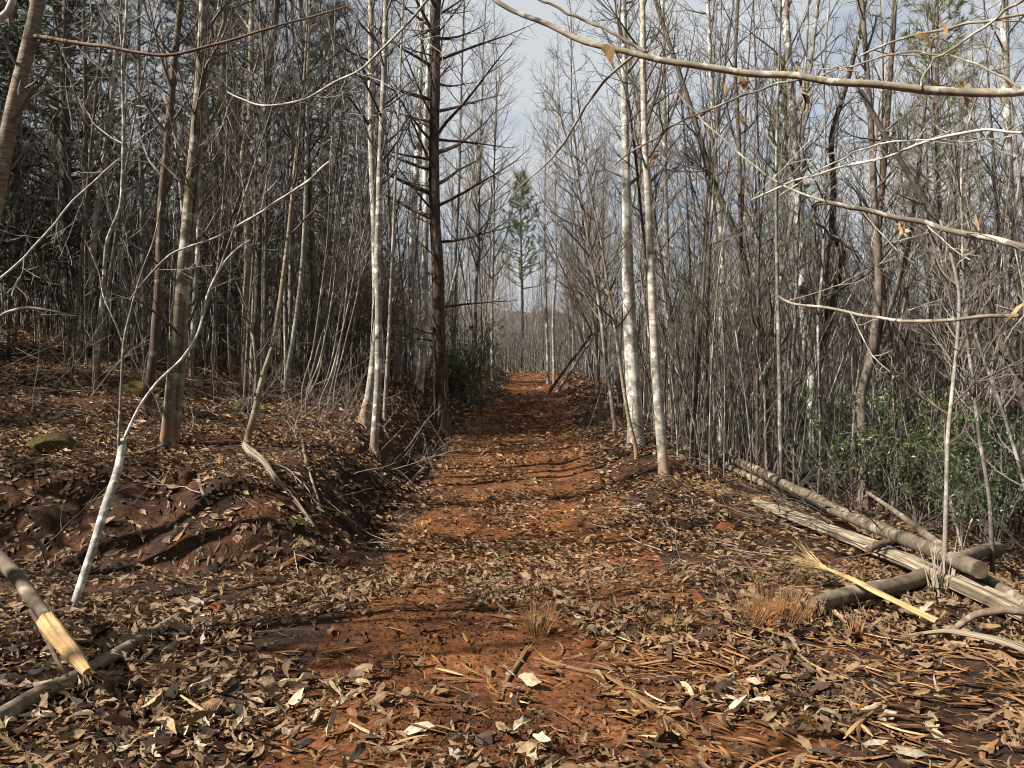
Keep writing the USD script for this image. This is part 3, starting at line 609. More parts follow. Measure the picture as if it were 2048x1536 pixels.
hero("white_tree", "tall white-barked trunk at the upper right behind the pale conifer", "tree", "bark_birch", [(2050, 900), (2035, 640), (2020, 400), (2012, 200), (2008, 0), (2006, -60)], [26, 23, 21, 19, 17], d=17, H=17, n1=30, t0=0.35, l1=1.8, seed=43)
hero("pale_tree", "slim pale stem standing just left of the crooked red-brown trunk's foot", "tree", "bark_sapling", [(1578, 912), (1582, 780), (1590, 640), (1594, 520), (1600, 400), (1606, 260), (1612, 120)], [9, 8, 7, 6, 5], d=14, H=12, n1=30, t0=0.3, seed=44)
hero("pale_tree", "slim pale stem right of the white-patched trunk's dark scar", "tree", "bark_silver", [(1647, 985), (1645, 880), (1640, 760), (1636, 650), (1645, 540), (1650, 400), (1650, 250)], [9, 8, 8, 7, 5], d=13, H=11, n1=28, t0=0.3, seed=45)

# the slanting bundle of whips on the left bank
WH = [((612, 806), (640, 720), (662, 610), (676, 500), (690, 380)), ((640, 812), (662, 750), (690, 640), (706, 560), (735, 430)), ((655, 828), (676, 720), (690, 620), (700, 500), (712, 380)),
      ((604, 790), (626, 700), (640, 600), (655, 470), (660, 330)), ((668, 800), (690, 690), (712, 600), (730, 500), (760, 380)), ((592, 834), (610, 800), (640, 740), (652, 640), (664, 540)),
      ((700, 790), (704, 690), (716, 580), (722, 450), (728, 330)), ((622, 820), (645, 780), (668, 700), (684, 600), (700, 520))]
for i, pts in enumerate(WH):
    hero("slanting_whip", "thin slanting whip in the bundle of stems on the left bank", "sapling", "bark_sapling", list(pts), [5.5, 4.5, 4, 3, 2.5], d=11.6 + 0.28 * i, H=6.5, n1=16, t0=0.4, l1=0.8, flare=0.2, sides=6, seed=60 + i, group="bundle of slanting whips on the left bank", n3=2)
# poles leaning by the trail further on
hero("leaning_pole", "bright bare pole leaning to the right beside the trail in the distance", "dead tree", "bark_silver", [(1114, 784), (1135, 752), (1158, 716), (1180, 684), (1196, 660)], [8, 7, 6, 5], H=0, n1=4, t0=0.5, l1=0.6, seed=71, n3=0)
hero("leaning_pole", "dark pole leaning behind the bright bare pole by the distant trail", "dead tree", "bark_dark", [(1118, 756), (1140, 725), (1160, 700), (1185, 665)], [8, 7, 6, 5], d=29, H=0, n1=4, t0=0.5, l1=0.6, seed=72, n3=0)
hero("leaning_pole", "long dark bare pole slanting up to the left on the left bank behind the whips", "dead tree", "bark_dark", [(735, 755), (700, 680), (660, 610), (630, 560), (605, 510)], [11, 10, 9, 7], d=16.5, H=0, n1=5, t0=0.4, l1=0.7, seed=73, n3=0)

# ------------------------------------------------------------------ needles of the pine by the trail
def tufts(rng, tips, dirs, per, length, width, spread=0.9):
    n = len(tips)
    d = unit(np.repeat(dirs, per, 0) + rng.normal(0, spread, (n * per, 3)))
    b = np.repeat(tips, per, 0) - np.repeat(dirs, per, 0) * rng.uniform(0, length * 0.8, (n * per, 1))
    return blades(b, d, rng.uniform(0.7, 1.1, n * per) * length, np.full(n * per, width), rng)

def conifer(rng, S, r, t0, l1, whorls, per=5, ang=1.25, up=0.05, n2=6, tuft=(14, 0.13, 0.006), shape=None, rmin=0.004, spread=0.9, along=1, droop=0.0):
    shape = shape or (lambda t: 1.1 - t)
    P1, R1 = grow(rng, S[None], r[None], whorls * per, t0, 0.985, ang, 0.14, lambda t, L: l1 * shape(t), 7, up - droop, 0.06, 0.5, rmin)
    P2, R2 = grow(rng, P1, R1, n2, 0.3, 1.0, 0.75, 0.2, lambda t, L: 0.12 + 0.35 * L * (1.1 - t), 4, up - droop, 0.08, 0.7, rmin * 0.6)
    tips = [P1[:, -1], P2[:, -1]]; dirs = [unit(P1[:, -1] - P1[:, -2]), unit(P2[:, -1] - P2[:, -2])]
    for k in range(along):
        f = (k + 0.7) / (along + 0.7)
        i = int(f * 3)
        g = f * 3 - i
        tips.append(P2[:, i] * (1 - g) + P2[:, i + 1] * g); dirs.append(unit(P2[:, i + 1] - P2[:, i]))
    wood = join([tubes(P1, R1, 4), tubes(P2, R2, 3)])
    return wood, tufts(rng, np.vstack(tips), np.vstack(dirs), *tuft, spread=spread)

rng = np.random.default_rng(7)
S = PS - PL
w, nd = conifer(rng, S, PR, 0.33, 2.6, 15, 3, ang=1.15, up=0.05, n2=9, tuft=(1, 0.01, 0.001), along=0, rmin=0.004, shape=lambda t: 1.15 - 0.6 * t)
tw, _ = conifer(rng, S, PR, 0.12, 1.6, 9, 3, ang=1.3, up=0.02, n2=9, tuft=(1, 0.01, 0.001), along=0, rmin=0.003, shape=lambda t: 1.0 + 0 * t)
part(PINE, "branches", join([w, tw]), "bark_pine")
w, nd = conifer(rng, S, PR, 0.62, 2.3, 7, 4, ang=1.1, up=0.06, n2=5, tuft=(16, 0.16, 0.005), along=0)
part(PINE, "crown", w, "bark_pine"); part(PINE, "needles", nd, "needles_far")

def pine(name, label, x, y, H, r0, l1, whorls, t0, seed, needle="needles_far", tuft=(12, 0.22, 0.02), ang=1.15, up=0.09, lean=0.0, along=2, n2=6, shape=None, spread=0.8, droop=0.0, group=None, bark_="bark_pine", cat="pine tree"):
    rng = np.random.default_rng(seed)
    z = float(terrain(x, y))
    t = np.linspace(0, 1, 24)
    S = np.stack([lean * H * t + 0.05 * np.sin(t * 7 + seed), 0.05 * np.cos(t * 6), -0.1 + (H + 0.1) * t], -1)
    r = r0 * (1 - 0.93 * t)
    p = thing(name, label, cat, (x, y, z), group)
    part(p, "trunk", tubes(S[None], r[None], 9, 1 + 0.14 * (rng.random((1, 24, 9)) - 0.5)), bark_, True)
    w, nd = conifer(rng, S, r, t0, l1, whorls, ang=ang, up=up, n2=n2, tuft=tuft, along=along, shape=shape, spread=spread, droop=droop)
    part(p, "crown", w, bark_); part(p, "needles", nd, needle)
    return p

c = at(1043, 748, 53)
pine("pine_tree", "young green pine with a pointed crown standing at the far end of the trail", c[0], 53, 13.6, 0.15, 3.4, 15, 0.42, 81, tuft=(12, 0.34, 0.03), up=0.10, ang=1.15, along=1, n2=4, shape=lambda t: 0.10 + 1.0 * (1 - t) ** 0.85)
pine("pine_tree", "pale green tall conifer behind the branches at upper right", 14.6, 27, 17, 0.2, 3.0, 26, 0.3, 82, tuft=(12, 0.20, 0.016), up=0.12, shape=lambda t: 0.25 + 0.9 * (1 - t))
pine("pine_tree", "darker conifer lower and further right than the pale green tall conifer", 17.2, 25, 12.5, 0.18, 2.8, 22, 0.3, 83, needle="needles_dark", tuft=(12, 0.16, 0.014), shape=lambda t: 0.25 + 0.9 * (1 - t))
pine("pine_tree", "conifer showing between the crooked red-brown trunk and the V-forked trunk", 10.4, 30, 14.5, 0.18, 2.3, 20, 0.35, 84, tuft=(12, 0.2, 0.016))
# dark evergreens up the left slope
for i, (x, y, H) in enumerate([(-9.6, 17, 12), (-11.5, 20, 14), (-7.4, 20.5, 13), (-14.5, 23, 15), (-9.8, 25, 16), (-6.4, 27.5, 13), (-13.5, 17.5, 13), (-10.4, 14.6, 10), (-8.0, 33, 15), (-16.5, 19.5, 14)]):
    pine("hemlock_tree", "dark evergreen with drooping sprays in the shaded wood at far left", x, y, H, 0.17, 2.7, 30, 0.10, 90 + i, needle="needles_dark", tuft=(16, 0.11, 0.012), ang=1.35, up=0.0, droop=0.03, along=3, n2=8, group="dark evergreens in the shaded wood at far left", bark_="bark_dark", cat="evergreen tree", shape=lambda t: 0.25 + 0.85 * (1 - t))

# the same dark evergreens go on to the left, beyond the picture
def hemlock_proto(base, i=0):
    path = f"{base}/evergreen_{'ab'[i]}"
    UsdGeom.Xform.Define(stage, path)
    q = np.random.default_rng(130 + i)
    t = np.linspace(0, 1, 20); H = 10.0
    S = np.stack([0.05 * np.sin(t * 7), 0.05 * np.cos(t * 6), -0.1 + (H + 0.1) * t], -1); r = 0.15 * (1 - 0.93 * t)
    w, nd = conifer(q, S, r, 0.1, 2.5, 26, ang=1.35, up=-0.03, n2=7, tuft=(14, 0.12, 0.014), along=3, shape=lambda t: 0.25 + 0.85 * (1 - t))
    part(path, "trunk", tubes(S[None], r[None], 8), "bark_dark"); part(path, "crown", w, "bark_dark"); part(path, "needles", nd, "needles_dark")
    return path
SHADE = [(-12.5, 3.0, 0.95), (-14.5, 6.5, 1.1), (-13.2, 9.5, 1.05), (-16.5, 1.0, 1.15), (-17.5, 9.0, 1.2), (-15.0, 12.0, 1.1), (-19.5, 5.0, 1.3), (-13.0, -2.0, 0.8), (-18.0, -3.0, 1.1), (-10.5, 5.5, 0.85), (-11.0, 8.0, 0.9), (-10.2, 11.0, 0.85), (-11.5, 0.8, 0.75), (-12.0, 13.5, 0.95), (-9.8, 2.6, 0.68),
         (7.5, 1.5, 1.0), (9.5, 5.0, 1.1), (8.5, -2.5, 1.0), (11.5, 8.0, 1.1), (13.0, 2.0, 1.2), (10.5, -6.0, 1.1), (4.5, -8.0, 1.1), (0.5, -10.0, 1.2), (-4.5, -9.5, 1.1), (7.0, -11.5, 1.2), (3.0, -14.0, 1.3), (-2.0, -14.5, 1.3), (14.5, -3.0, 1.2), (16.0, 6.0, 1.3)]

# ------------------------------------------------------------------ the wood: saplings singly, then the far wood as one mass
def proto_sapling(path, seed, H, r0, material, t0, n1, l1, n2=6, n3=3, bend=0.6, rmin=0.0026, k=16, abstract=True):
    rng = np.random.default_rng(seed)
    x = stage.CreateClassPrim(path) if abstract else UsdGeom.Xform.Define(stage, path).GetPrim()
    if abstract:
        x.SetTypeName("Xform")
    t = np.linspace(0, 1, k)
    b = rng.normal(0, bend, 2)
    S = np.stack([b[0] * t ** 2 + 0.10 * np.sin(t * rng.uniform(4, 9) + seed) * t, b[1] * t ** 2 + 0.10 * np.cos(t * rng.uniform(4, 9)) * t, -0.12 + (H + 0.12) * t], -1)
    r = r0 * (1 - 0.9 * t ** 0.9)
    part(path, "trunk", tubes(S[None], r[None], 7, 1 + 0.10 * (rng.random((1, k, 7)) - 0.5)), material, True)
    part(path, "crown", crown(rng, S, r, n1, t0, l1, n2, n3, rmin=rmin, ang=0.7, up=0.10), "twig_mix")
    return path

PRO = []
kinds = [("bark_sapling", 9, 0.03), ("bark_silver", 10, 0.035), ("bark_tan", 8, 0.026), ("bark_dark", 10.5, 0.046), ("bark_silver", 7, 0.019), ("bark_sapling", 11, 0.05),
         ("bark_brown", 9.5, 0.032), ("bark_dark", 11, 0.036), ("bark_sapling", 6, 0.016), ("bark_sapling", 8.5, 0.023)]
for i, (m, H, r0) in enumerate(kinds):
    PRO.append((proto_sapling(f"/World/sapling_prototype_{'abcdefghij'[i]}", 300 + i, H, r0, m, 0.22 + 0.12 * (i % 3), int(20 + H), 0.16 * H, 6, 3), H))

def clear_of_trail(x, y, m=1.75):
    c = _C(np.clip(y, -260, 300))
    return (x - c > m) | (c - x > m + 0.2)

wr = np.random.default_rng(42)
def scatter(n, lo, hi, side, mind, y0, y1, clear):
    out = []
    tries = 0
    while len(out) < n and tries < 60000:
        tries += 1
        y = y0 + (y1 - y0) * wr.random() ** 0.8
        u = wr.uniform(lo, hi)
        x = u * y / FPX
        c = float(_C(y))
        if side * (x - c) < clear + 0.012 * y:
            continue
        if any((x - a) ** 2 + (y - b) ** 2 < mind ** 2 for a, b in out):
            continue
        out.append((x, y))
    return out

def sapling_set(pts, label, group, sc=(0.65, 1.1)):
    for x, y in pts:
        p, H = PRO[wr.integers(len(PRO))]
        s = wr.uniform(*sc)
        thing("sapling", label, "sapling", (x, y, float(terrain(x, y))), group, rotz=wr.uniform(0, 6.28), scale=(s * wr.uniform(0.85, 1.15),) * 2 + (s,), ref=p, tilt=wr.normal(0, 4.0 if wr.random() > 0.2 else 13.0, 2))

LEFT = scatter(100, -1130, -60, -1, 0.42, 11.5, 27, 2.2)
RIGHT = scatter(115, 110, 1130, 1, 0.42, 11.5, 28, 2.3)
sapling_set(LEFT, "slender bare sapling among the crowded stems on the slope left of the trail", "bare saplings left of the trail")
sapling_set(RIGHT, "slender bare sapling among the crowded stems on the ground falling away right of the trail", "bare saplings right of the trail")
AHEAD = scatter(26, -75, 25, -1, 0.5, 28, 46, 1.9) + scatter(34, 40, 170, 1, 0.5, 26, 46, 1.9)
sapling_set(AHEAD, "slender bare sapling lining the far end of the trail", "bare saplings lining the far trail", (0.8, 1.25))

def instancer(path, protos, pts, which, yaw, scale, label, cat, squeeze=None):
    pi = UsdGeom.PointInstancer.Define(stage, path)
    paths = []
    for fn in protos:
        paths.append(Sdf.Path(fn(path)))
    pi.CreatePrototypesRel().SetTargets(paths)
    pi.CreateProtoIndicesAttr(Vt.IntArray.FromNumpy(np.asarray(which, np.int32)))
    pi.CreatePositionsAttr(Vt.Vec3fArray.FromNumpy(np.asarray(pts, np.float32)))
    q = np.stack([np.cos(yaw / 2), 0 * yaw, 0 * yaw, np.sin(yaw / 2)], -1)
    pi.CreateOrientationsAttr(Vt.QuathArray([Gf.Quath(float(a), float(b), float(c_), float(d_)) for a, b, c_, d_ in q]))
    pi.CreateScalesAttr(Vt.Vec3fArray.FromNumpy(np.repeat(np.asarray(scale, np.float32)[:, None], 3, 1)))
    tag(pi.GetPrim(), label, cat, None, "stuff")

# the mass of stems beyond them
pts = []
for y0, y1, lo, hi, n in ((14, 28, -1300, -230, 60), (14, 28, 230, 1300, 60), (27, 48, -1250, -110, 110), (27, 48, 160, 1250, 130), (48, 75, -1150, 1150, 150), (50, 72, -190, 200, 90), (75, 120, -1150, 1150, 90),
                          (2, 20, -6500, -1250, 45)):
    for _ in range(n):
        y = wr.uniform(y0, y1); x = wr.uniform(lo, hi) * y / FPX
        if y0 == 2:
            x, y = wr.uniform(-22, -9), wr.uniform(-14, 12)
        if y < 64 and not clear_of_trail(x, y, 2.2 + 0.012 * y):
            continue
        pts.append((x, y, float(terrain(x, y))))
pts = np.array(pts)
far_kinds = [("bark_dark", 12, 0.075), ("bark_sapling", 11, 0.055), ("bark_dark", 13, 0.08), ("bark_pale", 10, 0.05), ("bark_brown", 11, 0.06), ("bark_silver", 8, 0.035)]
fp = [(lambda base, i=i, k=k: proto_sapling(f"{base}/tree_{'abcdef'[i]}", 400 + i, k[1], k[2], k[0], 0.25, 24, 0.16 * k[1], 5, 2, rmin=0.0034, abstract=False)) for i, k in enumerate(far_kinds)]
def thicket_proto(base):
    path = f"{base}/thicket"
    UsdGeom.Xform.Define(stage, path)
    q = np.random.default_rng(450); n = 16
    t = np.linspace(0, 1, 12)
    o = q.normal(0, 0.8, (n, 2)); b = q.normal(0, 1.0, (n, 2)); H = q.uniform(3.5, 8.0, n)
    P = np.stack([o[:, :1] + b[:, :1] * t ** 2 + 0.06 * np.sin(t * 7)[None] * q.normal(0, 1, (n, 1)), o[:, 1:] + b[:, 1:] * t ** 2 + 0.06 * np.cos(t * 6)[None] * q.normal(0, 1, (n, 1)), -0.3 + H[:, None] * t], -1)
    R = (q.uniform(0.012, 0.028, n))[:, None] * (1 - 0.85 * t)[None]
    P1, R1 = grow(q, P, R, 12, 0.25, 0.98, 0.65, 0.2, lambda tt, LL: 0.16 * LL * (1.2 - tt), 5, 0.1, 0.1, 0.6, 0.003)
    P2, R2 = grow(q, P1, R1, 3, 0.2, 0.98, 0.7, 0.2, lambda tt, LL: 0.4 * LL, 4, 0.05, 0.1, 0.6, 0.0026)
    part(path, "stems", tubes(P, R, 5), "bark_sapling"); part(path, "crown", join([tubes(P1, R1, 3), tubes(P2, R2, 3)]), "twig_mix")
    return path
fp.append(thicket_proto)
extra = []
for y0, y1, lo, hi, n in ((13, 26, -1150, -250, 45), (13, 26, 230, 1150, 60), (24, 46, -1100, -90, 60), (24, 46, 130, 1100, 80), (47, 64, -220, 320, 80)):
    for _ in range(n):
        y = wr.uniform(y0, y1); x = wr.uniform(lo, hi) * y / FPX
        if clear_of_trail(x, y, 2.8 + 0.012 * y) or y > 50:
            extra.append((x, y, float(terrain(x, y))))
pts = np.vstack([pts, extra])
which = np.concatenate([wr.integers(0, 6, len(pts) - len(extra)), np.full(len(extra), 6)])
sc = wr.uniform(0.55, 0.95, len(pts)) * (1 + 0.15 * (pts[:, 1] > 48))
# trees standing beside and behind the photographer
around = [(-6.4, 3.1, 2, 1.0), (-6.6, 5.9, 2, 1.1), (-5.0, 1.0, 1, 0.9), (-7.8, 4.6, 1, 1.0), (-8.2, 1.8, 4, 1.0), (-5.6, -0.6, 5, 1.0), (-7.4, 7.6, 0, 0.9)]
aw = np.random.default_rng(99)
for _ in range(46):
    x, y = aw.uniform(-9, 20), aw.uniform(-20, -5)
    around.append((x, y, int(aw.integers(0, 6)), aw.uniform(0.8, 1.2)))
for _ in range(26):
    x, y = aw.uniform(6, 18), aw.uniform(-5, 7)
    around.append((x, y, int(aw.integers(0, 6)), aw.uniform(0.8, 1.2)))
pts = np.vstack([pts, [(x, y, float(terrain(x, y))) for x, y, _, _ in around]])
which = np.concatenate([which, [k for _, _, k, _ in around]])
sc = np.concatenate([sc, [k for _, _, _, k in around]])
instancer("/World/far_wood", fp, pts, which, wr.uniform(0, 6.28, len(pts)), sc,
          "dense bare winter wood behind the nearer saplings on both sides of the trail", "wood")

sp = np.array([(x, y, float(terrain(x, y))) for x, y, _ in SHADE])
instancer("/World/evergreen_wood", [lambda b: hemlock_proto(b, 0), lambda b: hemlock_proto(b, 1)], sp, np.arange(len(sp)) % 2, np.arange(len(sp)) * 1.7, np.array([k * (0.8 if x < 0 and y > -5 else 1.0) for x, y, k in SHADE]),
          "dark evergreens continuing the shaded wood beyond the left edge", "wood")

# ------------------------------------------------------------------ evergreen understorey, brown-leaved beeches
def bush_proto(path, seed, H, W, n, L, Wl, material, twigs="twig_mix"):
    rng = np.random.default_rng(seed)
    x = stage.CreateClassPrim(path); x.SetTypeName("Xform")
    st = np.zeros((9, 8, 3)); t = np.linspace(0, 1, 8)
    az = np.arange(9) * 2.4 + rng.random(9)
    for i in range(9):
        o = W * rng.uniform(0.25, 1.0)
        st[i] = np.stack([np.cos(az[i]) * o * t ** 1.3, np.sin(az[i]) * o * t ** 1.3, H * rng.uniform(0.55, 1.0) * t], -1)
    R = np.repeat(np.linspace(0.016, 0.003, 8)[None], 9, 0)
    P1, R1 = grow(rng, st, R, 9, 0.25, 1.0, 0.8, 0.25, lambda t, L_: 0.32 * L_ * (1.2 - 0.6 * t), 5, 0.05, 0.12, 0.6, 0.002)
    part(path, "stems", join([tubes(st, R, 4), tubes(P1, R1, 3)]), twigs)
    k = rng.integers(0, len(P1), n); f = rng.uniform(0.25, 1.0, n) * 3.999
    i = f.astype(int); b = P1[k, i] + (P1[k, i + 1] - P1[k, i]) * (f - i)[:, None]
    d = unit(rng.normal(0, 1, (n, 3)) + unit(P1[k, -1] - P1[k, 0]) * 0.8)
    nr_ = unit(rng.normal(0, 0.5, (n, 3)) + np.array([0, 0, 1.0]))
    part(path, "foliage", leaf_quads(b + rng.normal(0, 0.03, (n, 3)), d, nr_, L * rng.uniform(0.6, 1.2, n), Wl * rng.uniform(0.7, 1.1, n)), material)
    return path

b1 = bush_proto("/World/laurel_prototype_a", 501, 2.4, 0.9, 1500, 0.085, 0.034, "evergreen_leaf")
b2 = bush_proto("/World/laurel_prototype_b", 502, 1.5, 0.8, 1000, 0.08, 0.032, "evergreen_leaf")
b3 = bush_proto("/World/beech_prototype", 503, 3.6, 1.0, 1100, 0.085, 0.045, "beech_leaf")
br = np.random.default_rng(77)
def bushes(pts, protos, name, label, cat, group, sc=(0.8, 1.25)):
    for x, y in pts:
        s = br.uniform(*sc)
        thing(name, label, cat, (x, y, float(terrain(x, y)) - 0.03), group, rotz=br.uniform(0, 6.28), scale=s, ref=protos[br.integers(len(protos))])
bushes([(at(px, 0, d)[0], d) for px, d in ((1545, 17), (1600, 19), (1690, 15.5), (1750, 18), (1820, 16), (1880, 19), (1945, 15), (2000, 12.5), (1660, 22), (1785, 23), (1900, 24), (2020, 18), (1490, 22), (1560, 25), (1700, 27), (1850, 28), (1970, 22), (1925, 11), (1700, 11.8), (1765, 13), (1835, 11.6), (1895, 12.8), (1565, 14.2), (1615, 13.4), (1985, 10.4), (1940, 14))],
       [b1, b1, b2], "laurel_bush", "dark glossy evergreen bush growing under the bare trees right of the fallen logs", "bush", "evergreen bushes right of the fallen logs", (0.5, 1.0))
bushes([(at(px, 0, d)[0], d) for px, d in ((905, 21), (925, 24), (945, 22.5), (965, 27), (890, 26), (935, 31), (1010, 60), (985, 44), (968, 36), (975, 52), (1000, 56))], [b1, b2], "laurel_bush",
       "dark evergreen bush on the bank behind and right of the brown pine trunk", "bush", "evergreen bushes behind the pine trunk", (0.8, 1.15))
bushes([(at(px, 0, d)[0], d) for px, d in ((700, 17), (725, 20), (680, 21), (800, 19), (752, 23), (655, 19), (70, 19), (30, 21), (110, 22))], [b3], "beech_sapling",
       "young tree still holding brown dead leaves in the wood left of the trail", "tree", "brown-leaved young trees left of the trail", (0.75, 1.2))

# ------------------------------------------------------------------ logs, split wood, stumps
def splinters(rng, start, dirs, L, r, spread, sides=3, K=4):
    n = len(start)
    d = unit(dirs + rng.normal(0, spread, (n, 3)))
    t = np.linspace(0, 1, K)
    bend = rng.normal(0, 0.10, (n, 3))
    P = start[:, None] + d[:, None] * (L[:, None] * t[None])[..., None] + bend[:, None] * (L[:, None] * t[None] ** 2)[..., None]
    R = r[:, None] * np.array([1.0, 0.85, 0.6, 0.08])[None] if K == 4 else r[:, None] * np.linspace(1, 0.08, K)[None]
    return tubes(P, R, sides, flat=0.45)

def end_splinters(rng, pts, r, n, L, spread=0.12):
    """torn fibres carrying on past the first point of a log"""
    p0, d = np.asarray(pts[0]), unit(np.asarray(pts[0]) - np.asarray(pts[1]))
    o = rng.normal(0, 1, (n, 3)); o -= (o @ d)[:, None] * d; o = unit(o) * (r * rng.uniform(0.2, 0.95, (n, 1)))
    return splinters(rng, p0 + o - d * L * 0.4, np.repeat(d[None], n, 0), L * rng.uniform(0.5, 1.5, n), r * rng.uniform(0.10, 0.26, n), spread)

def log(name, label, cat, pts, w, material, seed, extra=(), flat=None, sides=14, lump=0.09, n=34, torn=None, torn_mat="fresh_wood", ring=0.02, rise=1.15, twigs=0, freq=6.0):
    """pts: (px, py, d) at depth d, or (px, py) lying on the ground; w: widths in photograph pixels at ends"""
    rng = np.random.default_rng(seed)
    P = []
    for i, q in enumerate(pts):
        if len(q) == 3:
            P.append(at(*q))
        else:
            g = hit(*q); k = w[min(int(i / max(1, len(pts) - 1) * (len(w) - 1) + 0.5), len(w) - 1)] * g[1] / FPX / 2
            P.append(hit(q[0], q[1], k * rise * (flat or 1)))
    P = np.array(P)
    rad = np.array([np.interp(i / (len(w) - 1), np.linspace(0, 1, len(P)), P[:, 1]) for i in range(len(w))]) * np.array(w) * 0.78 / FPX / 2
    loc = P.mean(0)
    p = thing(name, label, cat, loc)
    part_limb(p, "wood" if "wood" in material else "bark", P - loc, rad, material, n, sides, lump=lump, freq=freq, flat=flat, seed=seed, ring=ring)
    if torn:
        cnt, L = torn
        part(p, "torn_fibres", end_splinters(rng, P - loc, rad[0], cnt, L), torn_mat)
    for k, (epts, ew, em, en) in enumerate(extra):
        E = np.array([at(*q) for q in epts])
        er = np.array(ew) * E[:, 1].mean() / FPX / 2
        part_limb(p, en, E - loc, er, em, 24, sides, lump=lump * 1.6, freq=13 if "wood" in em else freq, seed=seed + 50 + k, ring=ring)
        if en == "peeled_wood":
            part(p, "torn_fibres", end_splinters(rng, (E - loc)[::-1], er[-1], 26, 0.07, 0.2), "fresh_wood")
    if twigs:
        S = smooth_path(P - loc, 20)
        tr = np.full(20, 0.02)
        part(p, "twigs", crown(rng, S, tr, twigs, 0.1, 0.7, 4, 2, rmin=0.0022, ang=1.0, up=0.02), "twig_mix")
    return p, P, rad

log("fallen_log", "longest fallen log, bark on, uppermost of the logs right of the trail", "log", [(1384, 882), (1455, 915), (1530, 948), (1610, 988), (1680, 1024), (1760, 1058), (1860, 1098), (1960, 1140)], [18, 24, 30, 36, 44], "bark_log", 901, twigs=6, rise=2.3)
log("fallen_log", "thinner fallen log lying along the lower side of the longest log", "log", [(1352, 886), (1420, 918), (1480, 945), (1545, 975), (1600, 1000), (1660, 1022), (1760, 1050)], [13, 16, 18, 17], "bark_log", 902, twigs=5, rise=1.5)
log("split_log", "pale split log with a torn end, bare wood on top and brown bark below", "log", [(1512, 1003), (1580, 1030), (1650, 1056), (1740, 1092), (1830, 1128), (1930, 1172), (2060, 1232)], [20, 34, 44, 50, 54], "wood_grey", 903, flat=0.75, rise=1.6, torn=(90, 0.34), lump=0.14, freq=9)
log("fallen_pole", "long white-spotted pole slanting down in front of the fallen logs", "log", [(1735, 985, 8.0), (1800, 1030, 7.2), (1880, 1090, 6.4), (1960, 1150, 5.7), (2070, 1218, 5.0)], [8, 16, 24, 34], "bark_log", 904)
log("fallen_pole", "second thinner pole crossing above the pale split log", "log", [(1600, 990, 9.0), (1720, 1035, 8.0), (1830, 1085, 7.0), (1930, 1140, 6.1)], [7, 9, 11], "bark_log", 905, twigs=4)
log("cross_log", "dark brown log lying crosswise under the bright splintered plank", "log", [(1632, 1213), (1690, 1192), (1745, 1180), (1800, 1170), (1870, 1142), (1975, 1112)], [48, 44, 40, 34], "bark_log", 906, lump=0.13, torn=(18, 0.10), torn_mat="red_wood")
log("splintered_plank", "bright splintered plank of split wood leaning over the dark crosswise log", "split wood", [(1628, 1128, 5.95), (1690, 1152, 5.6), (1750, 1182, 5.3), (1815, 1214, 5.1), (1875, 1242, 4.95)], [10, 22, 27, 32], "wood_fresh", 907, flat=0.4, torn=(70, 0.4), lump=0.18, freq=14)
log("bent_plank", "grey bent slab of split wood pointing left, lowest piece at the right edge", "split wood", [(1768, 1280, 5.0), (1840, 1268, 4.85), (1910, 1264, 4.7), (1985, 1278, 4.55), (2065, 1304, 4.4)], [9, 20, 30, 36], "wood_grey", 908, flat=0.5, torn=(12, 0.12), lump=0.14, freq=12)
log("arched_limb", "arched dark limb with a pale upper edge behind the grey bent slab", "log", [(1905, 1262, 4.95), (1935, 1238, 4.95), (1975, 1224, 4.9), (2020, 1220, 4.85), (2070, 1228, 4.8)], [16, 26, 30], "bark_dark", 909, flat=0.8)
log("spotted_log", "round log with pale lichen spots, half hidden under the grey bent slab", "log", [(1925, 1262, 4.95), (1965, 1290, 4.75), (2010, 1322, 4.5), (2065, 1362, 4.3)], [24, 36, 40], "bark_tan", 910)
log("broken_branch", "fibrous broken branch slanting down to the right on the bare soil in front", "branch", [(1086, 1318), (1150, 1338), (1210, 1352), (1275, 1392), (1330, 1430), (1400, 1492)], [10, 17, 20, 14], "wood_brown", 911, flat=0.6, torn=(10, 0.10), torn_mat="shred_wood", lump=0.22, freq=16)
log("broken_branch", "short frayed branch bending down from the heap of leaves in front of the yellow stub", "branch", [(1052, 1300), (1034, 1330), (1014, 1360), (1004, 1400)], [14, 14, 7], "wood_brown", 912, flat=0.7, torn=(8, 0.08), torn_mat="fresh_wood", lump=0.18, freq=14)
log("fallen_log", "long bark-covered log half buried in leaves at the lower left", "log", [(-30, 1452), (60, 1398), (140, 1362), (215, 1318), (290, 1275), (360, 1232), (432, 1194)], [46, 42, 34, 24, 16], "bark_log", 913, lump=0.08, rise=0.8)
log("peeled_stick", "broken stick propped on the lower left log, its lower half peeled yellow", "branch", [(-25, 1098, 4.75), (30, 1150, 4.55), (75, 1210, 4.35), (112, 1262, 4.18)], [38, 36, 34, 30], "bark_log", 914,
    extra=[([(94, 1240, 4.24), (120, 1275, 4.11), (150, 1312, 4.0), (176, 1345, 3.9)], [33, 36, 31, 18], "wood_fresh", "peeled_wood"),
           ([(60, 1220, 4.3), (95, 1280, 4.15), (120, 1330, 4.0), (135, 1352, 3.95)], [9, 10, 6], "bark_dark", "bark_strip")])
log("peeled_stick", "splintered peeled stick running down the bank from the curved sapling's foot", "branch", [(492, 886), (520, 915), (560, 966), (598, 1010), (628, 1054)], [14, 21, 15, 8], "wood_grey", 917, torn=(8, 0.1), torn_mat="grey_wood", lump=0.25, freq=12, rise=2.2)
log("leaning_pole", "white birch-like pole leaning right over the cut bank, propped on the leaves", "branch", [(148, 1212, 5.25), (168, 1150, 5.35), (188, 1090, 5.45), (212, 1010, 5.6), (235, 940, 5.8), (246, 880, 5.95)], [20, 22, 21, 19], "bark_whip", 918)
